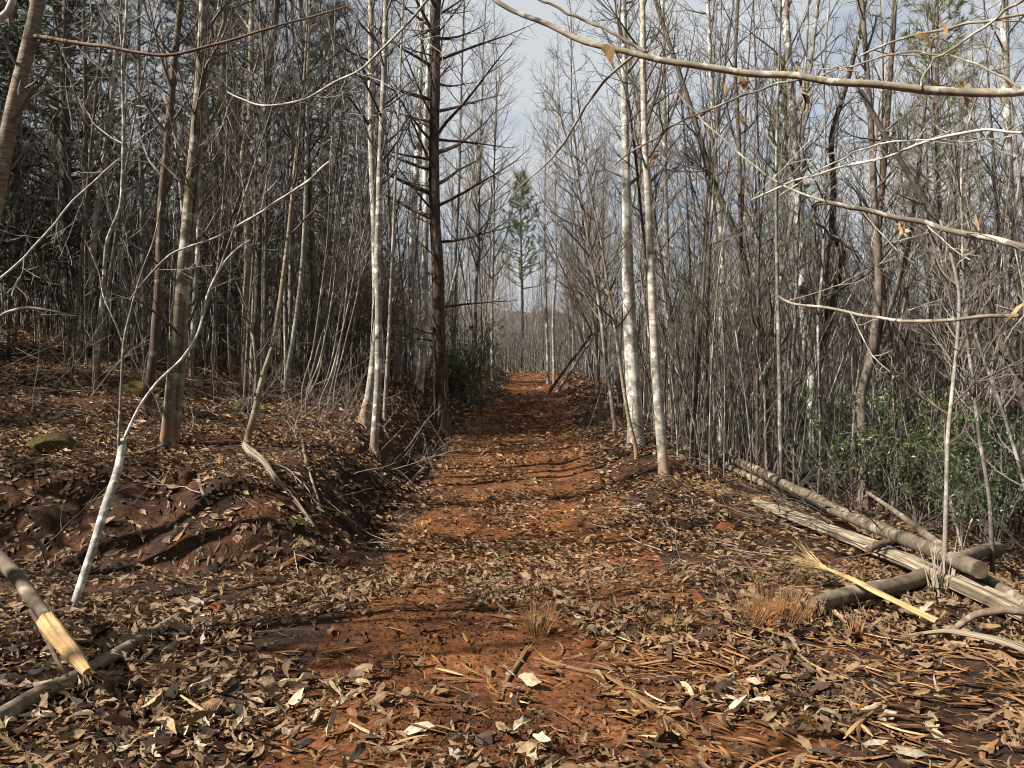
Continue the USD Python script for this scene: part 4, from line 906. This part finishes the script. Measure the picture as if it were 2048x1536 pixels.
log("thin_pole", "slender white stem slanting up right from the top of the white leaning pole", "branch", [(240, 900, 5.95), (270, 830, 6.15), (310, 770, 6.35), (368, 712, 6.6), (398, 660, 6.8), (412, 600, 7.0), (430, 555, 7.1), (452, 520, 7.2), (500, 480, 7.4)], [7, 7, 6, 4], "bark_whip", 919)
log("forked_whip", "thin forked whip standing upright beside the white leaning pole", "sapling", [(236, 930, 5.9), (240, 830, 5.9), (247, 690, 5.9), (262, 620, 5.95), (285, 540, 6.0), (310, 470, 6.05), (322, 400, 6.1)], [8, 7, 5, 3], "bark_branch", 920,
    extra=[([(247, 690, 5.9), (228, 640, 5.9), (206, 590, 5.95), (196, 540, 6.0), (170, 480, 6.0)], [4, 3, 2], "bark_branch", "prong")])
log("ground_stick", "bark-covered stick lying at the left edge of the trail past the spotted trunk", "branch", [(872, 908), (850, 935), (828, 958), (812, 975)], [9, 12, 11], "bark_brown", 922)
log("curved_root", "curved root sticking out of the red cut bank at far left", "root", [(58, 1074, 6.6), (78, 1084, 6.6), (88, 1105, 6.6), (92, 1128, 6.6)], [9, 9, 6], "bark_log", 923, n=16)
log("spreading_root", "long root running left from the foot of the mossy twin-stemmed tree", "root", [(335, 886), (312, 898), (288, 905), (262, 908), (240, 902)], [16, 13, 9, 5], "bark_dark", 924, n=18)
log("wood_chunk", "reddish-brown split chunk of wood lying left of the red splintered stub", "split wood", [(545, 1142), (575, 1128), (605, 1112), (627, 1102)], [14, 24, 16], "wood_red", 925, flat=0.6, lump=0.2, freq=12, n=16)
log("ground_stick", "dark stick on the bank right of the splintered peeled stick", "branch", [(605, 880), (612, 920), (622, 955), (636, 1000), (640, 1030)], [6, 7, 8], "bark_log", 926, n=18)
log("ground_stick", "broken branch with pale torn end below the mossy twin-stemmed tree", "branch", [(420, 1010), (405, 985), (398, 950), (380, 920), (366, 895)], [9, 7, 5], "bark_log", 927, n=18)
log("ground_stick", "thin pale forked stick lying across the leaves in mid trail", "branch", [(920, 1142), (980, 1125), (1028, 1108), (1075, 1118), (1115, 1130)], [4, 6, 5], "wood_grey", 928, n=18)
log("brown_log", "short brown log lying behind the broken sapling in shade", "log", [(1880, 1125), (1920, 1112), (1975, 1108)], [26, 28], "bark_brown", 929, n=14)
log("log_stub", "short log end poking out from beneath the pale split log", "log", [(1736, 1100, 6.9), (1762, 1088, 7.0), (1800, 1082, 7.15)], [17, 24], "bark_dark", 930, n=12, torn=(16, 0.05), torn_mat="red_wood", lump=0.16)

def stump(name, label, px, py, hpx, wpx, n0, material, seed, spread=0.22, core=True, tall=1.0, lean=(0, 0)):
    rng = np.random.default_rng(seed); n = n0 * 3
    g = hit(px, py); d = g[1]
    H, W = hpx * d / FPX, wpx * d / FPX
    p = thing(name, label, "stump", g)
    a, rad = rng.uniform(0, 6.28, n), W * 0.5 * np.sqrt(rng.random(n))
    st = np.stack([np.cos(a) * rad, np.sin(a) * rad * 0.7, np.full(n, -0.04)], -1)
    dirs = np.stack([np.cos(a) * spread * rad / W * 2 + lean[0], np.sin(a) * spread * rad / W * 2 + lean[1], np.ones(n)], -1)
    part(p, "torn_fibres", splinters(rng, st, dirs, H * tall * rng.beta(2, 2.4, n) * 1.25 + 0.04, np.minimum(W * rng.uniform(0.02, 0.06, n), rng.uniform(0.0018, 0.006, n)), 0.13), material)
    if core:
        part(p, "base", limb([[0, 0, -0.05], [0, 0, H * 0.25], [lean[0] * H * 0.4, 0, H * 0.42]], [W * 0.48, W * 0.40, W * 0.28], 8, 12, 0.2, 14, None, seed, 0), material if material != "shred_wood" else "red_wood", 40)
    return p

stump("splintered_stump", "small bright yellow splintered stub standing in the leaves at centre", 1080, 1268, 88, 36, 46, "fresh_wood", 950, 0.25)
stump("splintered_stump", "wide stump of upright orange-brown fibres left of the dark crosswise log", 1545, 1250, 92, 105, 150, "shred_wood", 951, 0.45, core=True)
stump("splintered_stump", "narrow dark splintered stub in front of the dark crosswise log", 1713, 1276, 66, 26, 18, "shred_wood", 952, 0.2)
stump("splintered_stump", "single thin broken stub left of the narrow dark splintered stub", 1660, 1262, 50, 9, 5, "fresh_wood", 953, 0.05)
stump("splintered_stump", "blocky splintered stub against the torn end of the dark crosswise log", 1624, 1244, 52, 28, 26, "fresh_wood", 954, 0.08)
stump("splintered_stump", "low yellow sawn-looking stub among leaves right of the centre stub", 1335, 1252, 34, 38, 30, "fresh_wood", 955, 0.2)
stump("splintered_stump", "red splintered stub on the far left edge of the open leaves", 692, 1140, 54, 34, 34, "red_wood", 956, 0.15)
stump("splintered_stump", "thin bright upright splinter standing apart above the wide fibre stump", 1522, 1172, 66, 10, 4, "fresh_wood", 957, 0.25, core=False, lean=(-0.25, 0))
stump("splintered_stump", "short pale cut stub at the edge of the trail below the distant bank", 937, 806, 26, 9, 8, "grey_wood", 958, 0.03)
stump("splintered_stump", "old dark broken stub in the bank below the mossy twin-stemmed tree", 372, 960, 44, 40, 40, "red_wood", 959, 0.3)
# torn foot of the broken sapling
rng = np.random.default_rng(960)
n = 60
a = rng.uniform(0, 6.28, n); rd = 0.085 * np.sqrt(rng.random(n))
st = np.stack([np.cos(a) * rd, np.sin(a) * rd, np.full(n, -0.06)], -1)
dr = np.stack([np.cos(a) * 0.10 * rd / 0.085, np.sin(a) * 0.1, np.ones(n)], -1)
part(BROKEN, "torn_foot", splinters(rng, st, dr, rng.uniform(0.12, 0.5, n), rng.uniform(0.005, 0.017, n), 0.06), "grey_wood")

# ------------------------------------------------------------------ rocks, clods
def rock(name, label, cat, px, py, w, h, material, seed, sink=0.35):
    import trimesh
    g = hit(px, py)
    m = trimesh.creation.icosphere(3, 1.0)
    v = np.array(m.vertices)
    v = v * (1 + 0.5 * (fbm(v * 1.6 + seed, 3, seed) - 0.5))[:, None]
    s = w * g[1] / FPX / 2; hh = h * g[1] / FPX
    v = v * np.array([s, s * 0.8, hh * 0.75])
    loc = g + np.array([0, s * 0.5, hh * (0.5 - sink)])
    single(name, label, cat, (v + loc, np.array(m.faces)), material, loc, smooth=True)

rock("mossy_rock", "flat rock with orange-brown moss on the slope at far left", "rock", 92, 905, 100, 40, "moss_rock", 1)
rock("mossy_rock", "low mossy hump on the slope behind the dark red-brown tree", "rock", 268, 792, 96, 34, "moss_rock", 2)
rock("mossy_rock", "round dark moss-covered stump or stone left of the curved sapling", "rock", 482, 826, 56, 30, "moss_dark", 3)
for i, (px, py, w) in enumerate(((428, 1228, 46), (1456, 1064, 44), (1474, 1346, 28), (1178, 1294, 30), (130, 940, 16), (1040, 1120, 22), (1620, 1300, 18), (770, 1262, 16))):
    where = ["beside the lower left log's far end", "above the wide fibre stump", "on the bare soil at lower right", "right of the bright yellow centre stub", "on the leafy slope below the flat mossy rock",
             "in mid trail near the pale forked stick", "below the dark crosswise log", "on the bare soil left of the centre stub"][i]
    rock("clay_clod", "lump of orange-red clay " + where, "clay lump", px, py, w, w * 0.45, "clay_clod", 10 + i)

# ------------------------------------------------------------------ branches reaching in from trees beside the photographer
def branch(name, label, limbs, material, seed, leaves_at=(), side=0, extra=None):
    """limbs: lists of ((px, py, d) points, widths); leaves_at: (px, py, d, length px, hang angle)"""
    rng = np.random.default_rng(seed)
    loc = at(*limbs[0][0][-1])
    p = thing(name, label, "branch", loc)
    for k, (pts, w) in enumerate(limbs):
        P = np.array([at(*q) for q in pts]) - loc
        dd = np.array([q[2] for q in pts])
        r = np.array(w) * np.interp(np.linspace(0, 1, len(w)), np.linspace(0, 1, len(dd)), dd) / FPX / 2
        part(p, "limb" if k == 0 else "twig", limb(P, r, 40, 9, 0.06, 8, None, seed + k, 0.12, wobble=0.012), material, True)
        if side and k == 0:
            S = smooth_path(P, 24)
            for q in range(side):
                i0 = int(24 * (q + 0.3) / (side + 0.6))
                part(p, "side_twig", crown(rng, S[i0:i0 + 3], np.full(3, 0.004), 1, 0.1, 0.4, 4, 2, rmin=0.0012, ang=0.8, up=0.03, shape=lambda t: 1.0 + 0 * t), material)
    for px, py, d, Lp, hang in leaves_at:
        L = np.array([Lp * d / FPX])
        V, F, uv = leaves(rng, 1, L * 1.15, L * 0.6)
        V = turn(V, np.array([rng.uniform(-0.4, 0.4)]), np.array([hang]), np.array([rng.uniform(-0.9, 0.9)]))
        c = at(px, py, d) - loc
        part(p, "dead_leaf", (V[0] + c, F), "hanging_leaf_tan", True, uv)
    return p

branch("overhanging_branch", "long smooth branch sweeping across the top right of the view with dead leaves",
       [([(960, -30, 3.3), (1010, 14, 3.25), (1085, 48, 3.2), (1190, 88, 3.1), (1300, 116, 3.0), (1390, 130, 2.95), (1500, 145, 2.9), (1590, 147, 2.85), (1660, 160, 2.8), (1750, 170, 2.75), (1880, 180, 2.7), (2060, 182, 2.6), (2300, 150, 2.5)], [9, 11, 13, 14, 17, 20]),
        ([(1292, 104, 3.0), (1235, 72, 3.05), (1190, 50, 3.1), (1120, 20, 3.15), (1060, -10, 3.2)], [7, 6, 5]),
        ([(1272, 108, 3.05), (1225, 146, 3.2), (1175, 210, 3.4), (1130, 280, 3.6), (1100, 320, 3.7), (1060, 355, 3.8), (1022, 390, 3.9)], [6, 5, 4, 2]),
        ([(1622, 156, 2.85), (1540, 172, 2.95), (1470, 200, 3.05), (1380, 236, 3.15), (1300, 280, 3.3), (1230, 330, 3.4)], [5, 4, 3]),
        ([(1730, 158, 2.78), (1690, 140, 2.8), (1640, 138, 2.85)], [4, 3]),
        ([(2040, 176, 2.6), (1990, 146, 2.65), (1930, 118, 2.7), (1880, 108, 2.75), (1810, 106, 2.8), (1720, 126, 2.9), (1640, 150, 3.0)], [5, 4, 4, 3]),
        ([(1842, 180, 2.7), (1846, 150, 2.72), (1870, 120, 2.74), (1960, 60, 2.7), (2070, -20, 2.6)], [4, 5, 6])],
       "bark_branch", 1001,
       [(1216, 108, 3.05, 42, 1.05), (1478, 162, 2.95, 34, 0.9), (1488, 172, 2.95, 26, 0.4), (1594, 136, 2.86, 26, 1.2), (1598, 162, 2.86, 22, 1.3), (1605, 205, 2.9, 42, 1.35), (1486, 248, 3.1, 28, 0.5), (1450, 180, 3.0, 24, 1.4),
        (1924, 176, 2.7, 26, 1.2), (1930, 202, 2.7, 30, 1.3), (1872, 168, 2.72, 18, 0.7), (1845, 80, 2.75, 40, 0.5), (1886, 60, 2.75, 26, 1.3)])
branch("overhanging_branch", "second branch entering from the right edge at mid height with curled dead leaves",
       [([(1626, 412, 3.1), (1655, 404, 3.0), (1720, 418, 2.95), (1790, 436, 2.9), (1860, 450, 2.85), (1930, 468, 2.75), (2060, 494, 2.6), (2300, 560, 2.4)], [8, 10, 12, 14, 16]),
        ([(1655, 404, 3.0), (1560, 365, 3.15), (1505, 330, 3.25), (1450, 282, 3.35), (1400, 236, 3.45), (1350, 180, 3.55)], [5, 4, 3]),
        ([(1632, 412, 3.1), (1626, 434, 3.12), (1650, 460, 3.15), (1690, 490, 3.2), (1715, 505, 3.25)], [6, 5, 3])],
       "bark_branch", 1002, [(1806, 458, 2.88, 34, 0.9), (1796, 462, 2.88, 28, 1.3), (1956, 446, 2.74, 34, 1.35), (1312, 320, 3.6, 30, -0.9), (1456, 332, 3.4, 24, 1.3)], side=6)
branch("overhanging_branch", "thin dark branch sagging across the right side below mid height",
       [([(1552, 588, 3.4), (1585, 606, 3.3), (1660, 614, 3.2), (1740, 634, 3.1), (1820, 644, 3.0), (1900, 640, 2.9), (1980, 632, 2.85), (2070, 630, 2.75), (2280, 600, 2.6)], [4, 6, 7, 8, 9])],
       "bark_branch", 1003, [(2034, 622, 2.75, 52, -0.8)], side=5)
branch("overhanging_branch", "thin pale branch rising to the right across the upper right quarter",
       [([(1500, 402, 3.6), (1620, 352, 3.4), (1760, 318, 3.2), (1870, 280, 3.05), (1960, 262, 2.95), (2070, 262, 2.8), (2250, 240, 2.6)], [3, 5, 6, 7]),
        ([(1870, 280, 3.05), (1760, 290, 3.15), (1660, 330, 3.3), (1560, 390, 3.5)], [3, 3, 2])],
       "bark_whip", 1004, side=8)
branch("overhanging_branch", "thin branch near the top right corner with a torn dead leaf",
       [([(1720, 112, 3.3), (1800, 80, 3.2), (1880, 62, 3.1), (1960, 44, 3.0), (2070, 26, 2.9), (2250, 0, 2.7)], [4, 5, 6, 7])],
       "bark_branch", 1005, side=6)
branch("overhanging_branch", "pale thin branch arching through the top left quarter",
       [([(455, 184, 4.6), (500, 204, 4.5), (545, 210, 4.4), (600, 200, 4.3), (660, 170, 4.2), (720, 140, 4.1), (790, 70, 4.0), (850, 6, 3.9), (890, -50, 3.8)], [3, 4, 5, 6])],
       "bark_whip", 1006, side=8)
branch("overhanging_branch", "dark branch crossing the upper left from the leaning ring-barked tree",
       [([(62, 72, 6.4), (150, 84, 6.2), (250, 100, 6.1), (330, 110, 6.1), (420, 92, 6.1), (520, 62, 6.1), (600, 40, 6.1), (700, 10, 6.1)], [9, 8, 6, 5, 3])], "bark_dark", 1007, side=10)
branch("overhanging_branch", "crooked white branch in the top left corner beside the leaning ring-barked tree",
       [([(30, -30, 4.6), (18, 20, 4.6), (4, 34, 4.6), (-40, 60, 4.5), (-150, 130, 4.3)], [14, 12, 12])], "bark_whip", 1008)
branch("overhanging_branch", "pale looping twig in front of the dark wood at the left edge",
       [([(260, 600, 5.2), (290, 560, 5.1), (340, 510, 5.0), (440, 470, 4.9), (560, 400, 4.8), (660, 325, 4.7)], [3, 4, 5, 5])], "bark_whip", 1009, side=6)
branch("overhanging_branch", "low twig arching in from the left edge above the leafy slope",
       [([(180, 630, 4.6), (130, 628, 4.6), (60, 616, 4.6), (20, 622, 4.6), (-15, 650, 4.6), (-90, 720, 4.5)], [3, 5, 6, 7])], "bark_branch", 1010, side=4)
branch("overhanging_branch", "long straight pale twig rising right from the left edge at mid height",
       [([(235, 320, 5.4), (150, 400, 5.3), (90, 470, 5.2), (20, 540, 5.1), (-60, 610, 5.0)], [3, 4, 5])], "bark_whip", 1011, side=6)
# the trunk that the right-hand branches spring from, just outside the picture
rng = np.random.default_rng(1100)
tz = float(terrain(2.12, 2.45))
p = thing("overhanging_tree", "tree just beyond the right edge that the overhanging branches belong to", "tree", (2.12, 2.45, tz))
St = np.stack([0.05 * np.sin(np.linspace(0, 4, 20)), 0 * np.linspace(0, 1, 20), np.linspace(-0.1, 9, 20)], -1)
part(p, "trunk", tubes(St[None], np.linspace(0.09, 0.03, 20)[None], 10), "bark_tan", True)
part(p, "crown", crown(rng, St, np.linspace(0.09, 0.03, 20), 14, 0.45, 1.2, 5, 2), "twig_mix")

# ------------------------------------------------------------------ fallen leaves, shreds, twigs
lr = np.random.default_rng(2024)
BARE = [(hit(*q)[:2], rx, ry, k) for q, rx, ry, k in (((790, 1300), 0.85, 0.55, 0.92), ((900, 1250), 0.6, 0.35, 0.8), ((880, 1070), 0.55, 0.28, 0.9), ((640, 1180), 0.5, 0.2, 0.6), ((1420, 1330), 0.55, 0.3, 0.75), ((1300, 1420), 0.4, 0.25, 0.7),
                                                  ((1060, 1480), 0.5, 0.25, 0.6), ((900, 1440), 0.5, 0.3, 0.6), ((1480, 1060), 0.4, 0.25, 0.7), ((1250, 1250), 0.3, 0.2, 0.5), ((60, 1040), 0.5, 0.15, 0.4), ((330, 1070), 0.4, 0.12, 0.4), ((1470, 890), 0.7, 0.8, 0.8), ((730, 830), 0.3, 0.5, 0.5))]

def cover(x, y):
    c = _C(np.clip(y, -260, 300)); o = np.abs(x - c)
    p = np.stack([x, y, 0 * x], -1)
    k = 0.30 + 1.15 * sst(0.33, 0.62, fbm(p * 1.5, 3, 77))
    k *= 1 - 0.40 * np.exp(-((o - 0.72) / 0.38) ** 2) * sst(7.5, 10.5, y)
    k *= 1 - 0.25 * np.exp(-(o / 1.2) ** 2) * sst(10, 16, y)
    for (b, rx, ry, s) in BARE:
        k *= 1 - s * np.exp(-(((x - b[0]) / rx) ** 2 + ((y - b[1]) / ry) ** 2) ** 1.5)
    k *= 1 - 0.3 * sst(1.0, 2.0, x) * (1 - sst(4.4, 5.2, y))
    return k

def area(y0, y1, dens, margin=0.72):
    n = int((y1 ** 2 - y0 ** 2) * margin * dens * 1.5)
    y = np.sqrt(lr.uniform(y0 ** 2, y1 ** 2, n)); x = lr.uniform(-margin, margin, n) * y
    keep = lr.random(n) < cover(x, y) / 1.5
    return np.stack([x[keep], y[keep]], -1)

# near leaves with teeth and veins; the 300 that show largest are things of their own
xy = area(2.7, 7.2, 560)
n = len(xy)
L = np.clip(lr.lognormal(math.log(0.063), 0.48, n), 0.02, 0.16); W = L * lr.uniform(0.28, 0.46, n)
V, F, uv = leaves(lr, n, L, W)
V = turn(V, lr.uniform(0, 6.28, n), lr.normal(0, 0.38, n), lr.normal(0, 0.62, n) + np.pi * (lr.random(n) < 0.35))
V = drape(V, xy, lr.uniform(0.004, 0.06, n))
big = np.argsort(-(L * W * lr.uniform(0.85, 1.0, n)) / xy[:, 1] ** 2)
infr = np.abs(xy[big, 0]) < 0.64 * xy[big, 1]
vis = (EYE - V[big].mean(1)[:, 2]) / xy[big, 1] < 0.475
big = big[infr & vis][:300]
rest = np.setdiff1d(np.arange(n), big)
for i in big:
    loc = V[i].mean(0)
    V[i, :, 2] += 0.012
    single("fallen_leaf", "large dry curled leaf lying on top of the leaf litter in front", "leaf", (V[i], F), "dry_leaf", loc, "large dry leaves on the ground in front", uv=uv)
v, f = mass(V[rest], F)
single("leaf_litter", "carpet of dry curled brown leaves covering the ground", "leaf litter", (v, f), "dry_leaf", kind="stuff", uv=np.tile(uv, (len(rest), 1)))

# farther leaves, simpler with distance
def flat_leaves(y0, y1, dens, size, lift):
    xy = area(y0, y1, dens)
    n = len(xy)
    z = terrain(xy[:, 0], xy[:, 1]) + lr.uniform(0.0, lift, n)
    yaw = lr.uniform(0, 6.28, n)
    d = unit(np.stack([np.cos(yaw), np.sin(yaw), lr.normal(0, 0.34, n)], -1))
    nrm = unit(np.stack([lr.normal(0, 0.6, n), lr.normal(0, 0.6, n), np.ones(n)], -1))
    e = 0.1
    sx = np.clip((terrain(xy[:, 0] + e, xy[:, 1]) - z) / e, -1, 1); sy = np.clip((terrain(xy[:, 0], xy[:, 1] + e) - z) / e, -1, 1)
    nrm = unit(nrm + np.stack([-sx, -sy, 0 * sx], -1)); d = unit(d - (d * nrm).sum(1, keepdims=True) * nrm * 0.8)
    L = np.clip(lr.lognormal(math.log(size), 0.3, n), size * 0.4, size * 2)
    return leaf_quads(np.concatenate([xy, z[:, None]], 1), d, nrm, L, L * lr.uniform(0.35, 0.6, n))
far_l = join([flat_leaves(7.2, 11, 430, 0.074, 0.07), flat_leaves(11, 17, 215, 0.088, 0.07), flat_leaves(17, 28, 75, 0.115, 0.07), flat_leaves(28, 50, 18, 0.16, 0.06)])
single("leaf_litter", "dry fallen leaves covering the slopes and the farther trail", "leaf litter", far_l, "litter_leaf", kind="stuff")

# shreds of bark and wood, pine straw
def strips(xy, L, W, yaw, lift, K=5, tilt=0.12):
    n = len(xy)
    t = np.linspace(-0.5, 0.5, K)
    bend = lr.normal(0, 0.3, n)
    d = np.stack([np.cos(yaw), np.sin(yaw)], -1); s = np.stack([-d[:, 1], d[:, 0]], -1)
    c = xy[:, None] + d[:, None] * (L[:, None] * t)[..., None] + s[:, None] * (L[:, None] * bend[:, None] * (t ** 2 - 0.1))[..., None]
    z = terrain(c[..., 0], c[..., 1]) * 0.35 + terrain(xy[:, 0], xy[:, 1])[:, None] * 0.65 + lift[:, None] + (L * lr.normal(0, tilt, n))[:, None] * t
    P = np.concatenate([c, z[..., None]], -1)
    R = W[:, None] * 0.5 * np.array([0.5, 0.95, 1.0, 0.85, 0.25])[None] * lr.uniform(0.75, 1.2, (n, K))
    return tubes(P, R, 4, flat=0.35, cap=False)

def shred_places(n, boxes):
    out = []
    for (x0, x1, y0, y1), wgt in boxes:
        m = int(n * wgt)
        out.append(np.stack([lr.uniform(x0, x1, m), lr.uniform(y0, y1, m)], -1))
    return np.vstack(out)
xy = shred_places(2300, [((0.5, 3.0, 3.0, 4.9), 0.52), ((-2.4, 0.6, 3.0, 4.6), 0.18), ((0.6, 3.6, 4.6, 7.5), 0.2), ((-2.0, 1.2, 4.6, 8.5), 0.1)])
n = len(xy)
L = np.clip(lr.lognormal(math.log(0.085), 0.6, n), 0.02, 0.38); W = np.clip(L * lr.uniform(0.05, 0.22, n), 0.003, 0.024)
yaw = np.where(lr.random(n) < 0.65, -0.62 + lr.normal(0, 0.5, n), lr.uniform(0, 6.28, n))
order = np.argsort(-L * W / xy[:, 1] ** 2 - 10 * 0)
inside = (np.abs(xy[:, 0]) < 0.62 * xy[:, 1]) & (xy[:, 1] > 3.5)
order = order[inside[order]]
top, rest = order[:160], np.setdiff1d(np.arange(n), order[:160])
for i in top:
    v, f = strips(xy[i:i + 1], L[i:i + 1], W[i:i + 1], yaw[i:i + 1], np.array([0.03]))
    single("wood_shred", "long torn strip of orange-brown wood lying on the ground in front", "wood strip", (v, f), "shred_wood", v.mean(0), "torn wood strips on the ground in front")
v, f = strips(xy[rest], L[rest], W[rest], yaw[rest], lr.uniform(0.004, 0.03, len(rest)))
single("shredded_wood", "litter of small torn wood and bark shreds among the leaves", "wood litter", (v, f), "shred_wood", kind="stuff")

# crumbs of clay and chips that break up the bare soil
xy = area(2.8, 9.5, 420); xy = xy[lr.random(len(xy)) < 0.9]
n = len(xy)
more = np.vstack([b + lr.normal(0, 0.5, (900, 2)) * np.array([rx, ry]) for b, rx, ry, s in BARE[:10]])
xy = np.vstack([xy, more]); n = len(xy)
s = np.clip(lr.lognormal(math.log(0.006), 0.55, n), 0.002, 0.026)
base = np.array([[1, 0, -0.3], [-0.5, 0.87, -0.3], [-0.5, -0.87, -0.3], [0.1, 0.05, 0.9]])
V = base[None] * lr.uniform(0.6, 1.3, (n, 4, 3)) * s[:, None, None]
V = turn(V, lr.uniform(0, 6.28, n), lr.normal(0, 0.5, n), lr.normal(0, 0.5, n)) + np.concatenate([xy, (terrain(xy[:, 0], xy[:, 1]) + s * 0.25)[:, None]], 1)[:, None]
v, f = mass(V, np.array([[0, 1, 3], [1, 2, 3], [2, 0, 3]]))
single("soil_crumbs", "crumbs of red soil and small chips scattered on the ground", "soil crumbs", (v, f), "crumb", kind="stuff")

# fallen twigs
def twig_mesh(x, y, L, yaw, r, seed):
    q = np.random.default_rng(seed)
    t = np.linspace(0, 1, 10)
    P = np.stack([x + np.cos(yaw) * L * t, y + np.sin(yaw) * L * t, 0 * t], -1)
    P[:, :2] += 0.30 * L * (np.stack([noise(np.stack([t * 3, 0 * t + seed, 0 * t + k], -1), seed) for k in (0, 1)], -1) - 0.5)
    P[:, 2] = terrain(P[:, 0], P[:, 1]) * 0.4 + np.linspace(terrain(P[0, 0], P[0, 1]), terrain(P[-1, 0], P[-1, 1]), 10) * 0.6 + r + 0.025 + 0.10 * L * t * q.uniform(0, 1)
    R = r * (1 - 0.75 * t)
    out = [tubes(P[None], R[None], 5)]
    P1, R1 = grow(q, P[None], R[None], q.integers(1, 5), 0.25, 0.95, 0.7, 0.2, lambda tt, LL: 0.35 * LL, 5, 0.01, 0.1, 0.7, 0.0012)
    out.append(tubes(P1, R1, 4))
    return join(out)
k = 0
for i in range(110):
    y = lr.uniform(3.6, 13.5); x = lr.uniform(-0.62, 0.62) * y
    v, f = twig_mesh(x, y, lr.uniform(0.2, 0.65), lr.uniform(0, 6.28), lr.uniform(0.002, 0.006), 3000 + i)
    single("fallen_twig", "thin fallen twig lying on the leaves", "twig", (v, f), "twig_ground", v.mean(0), "fallen twigs on the leaf litter")
tw = []
for i in range(420):
    y = lr.uniform(7, 24); x = lr.uniform(-0.66, 0.66) * y
    if abs(x - float(_C(y))) < 1.3:
        continue
    tw.append(twig_mesh(x, y, lr.uniform(0.3, 1.2), lr.uniform(0, 6.28), lr.uniform(0.003, 0.007), 4000 + i))
single("twig_litter", "scattered fallen twigs and small dead branches on the slopes", "twigs", join(tw), "twig_ground", kind="stuff")

# brush heap behind the logs, and thin upright shoots
q = np.random.default_rng(5)
def heap(name, label, px, py, sx, sy, n, L, up, seed, h=0.35):
    q = np.random.default_rng(seed)
    g = hit(px, py)
    xy = g[:2] + q.normal(0, 1, (n, 2)) * np.array([sx, sy])
    b = np.concatenate([xy, (terrain(xy[:, 0], xy[:, 1]) + q.uniform(0, h, n))[:, None]], 1)
    d = unit(np.stack([q.normal(0, 1, n), q.normal(0, 0.6, n), q.normal(0, 0.35, n) + up], -1))
    P = np.empty((n, 7, 3)); P[:, 0] = b
    ll = L * q.uniform(0.5, 1.5, n)
    for k in range(1, 7):
        P[:, k] = P[:, k - 1] + d * (ll / 6)[:, None]; d = unit(d + q.normal(0, 0.12, (n, 3)))
    R = q.uniform(0.002, 0.007, n)[:, None] * np.linspace(1, 0.35, 7)[None]
    P1, R1 = grow(q, P, R, 4, 0.2, 0.95, 0.75, 0.25, lambda t, LL: 0.35 * LL, 5, 0.02, 0.12, 0.7, 0.0014)
    single(name, label, "brush", join([tubes(P, R, 4), tubes(P1, R1, 3)]), "twig_mix", g, kind="stuff")
heap("brush_heap", "tangled heap of dead brush at the foot of the big pale birch behind the spotted trunk", 1350, 905, 0.55, 0.6, 70, 0.9, 0.35, 6)
heap("brush_heap", "dead brush and thin shoots standing behind the fallen logs", 1640, 985, 1.3, 1.2, 170, 1.5, 1.1, 7, 0.2)
heap("brush_heap", "fine dead twigs lying over the split log and the poles at right", 1840, 1120, 0.8, 0.7, 80, 0.9, 0.25, 8, 0.4)
heap("brush_heap", "tangle of thin shoots in the low ground near the right edge", 1900, 1010, 1.6, 1.6, 170, 1.7, 1.2, 9, 0.2)
heap("brush_heap", "thin dead shoots on the upper bank left of the pine trunk", 690, 850, 0.9, 1.0, 90, 0.9, 0.9, 10, 0.1)
heap("brush_heap", "thin dead shoots on the shaded slope at far left", 120, 740, 2.4, 2.0, 110, 1.2, 1.2, 11, 0.1)

q = np.random.default_rng(31)
rt = []
for i in range(60):
    px = q.uniform(330, 640); g = hit(px, q.uniform(905, 960))
    n_ = 8; t = np.linspace(0, 1, n_); Lh = q.uniform(0.12, 0.4)
    d0 = np.array([q.normal(0, 0.25), -q.uniform(0.15, 0.5), -0.75])
    P = g + np.array([0, -0.02, 0.02]) + d0[None] * (Lh * t)[:, None] + np.stack([0.03 * np.sin(t * 5 + i), 0 * t, 0 * t], -1)
    P[:, 2] = np.maximum(P[:, 2], terrain(P[:, 0], P[:, 1]) + 0.008)
    rt.append(tubes(P[None], np.linspace(q.uniform(0.0015, 0.004), 0.0008, n_)[None], 4))
single("hanging_roots", "fine roots hanging over the dark face of the cut bank", "roots", join(rt), "twig_ground", kind="stuff")

# ferns on the bank
def fern(label, px, py, n, L, seed):
    q = np.random.default_rng(seed)
    g = hit(px, py)
    p = thing("fern", label, "fern", g)
    for i in range(n):
        az = q.uniform(0, 6.28); l = L * q.uniform(0.7, 1.1)
        t = np.linspace(0, 1, 14)
        S = np.stack([np.cos(az) * l * t, np.sin(az) * l * t, 0.02 + l * (0.75 * t - 0.7 * t ** 2)], -1)
        tn = unit(np.gradient(S, axis=0)); sd = unit(np.cross(tn, [0, 0, 1.0]))
        b, d = np.vstack([S[1:], S[1:]]), np.vstack([sd[1:] + 0.3 * tn[1:], -sd[1:] + 0.3 * tn[1:]])
        ll = np.tile(l * 0.16 * (1.05 - t[1:]) + 0.004, 2)
        m = join([leaf_quads(b, unit(d), np.tile([0, 0, 1.0], (26, 1)), ll, np.full(26, l * 0.05)), tubes(S[None], np.full((1, 14), 0.0015), 3)])
        part(p, "frond", m, "fern_leaf")
fern("small green fern growing under the splintered peeled stick on the bank", 600, 1052, 6, 0.30, 1)
fern("small green fern beside the dark stick on the bank", 648, 1030, 4, 0.24, 2)
fern("low green fern on the shaded leafy slope above the flat mossy rock", 152, 792, 5, 0.30, 3)
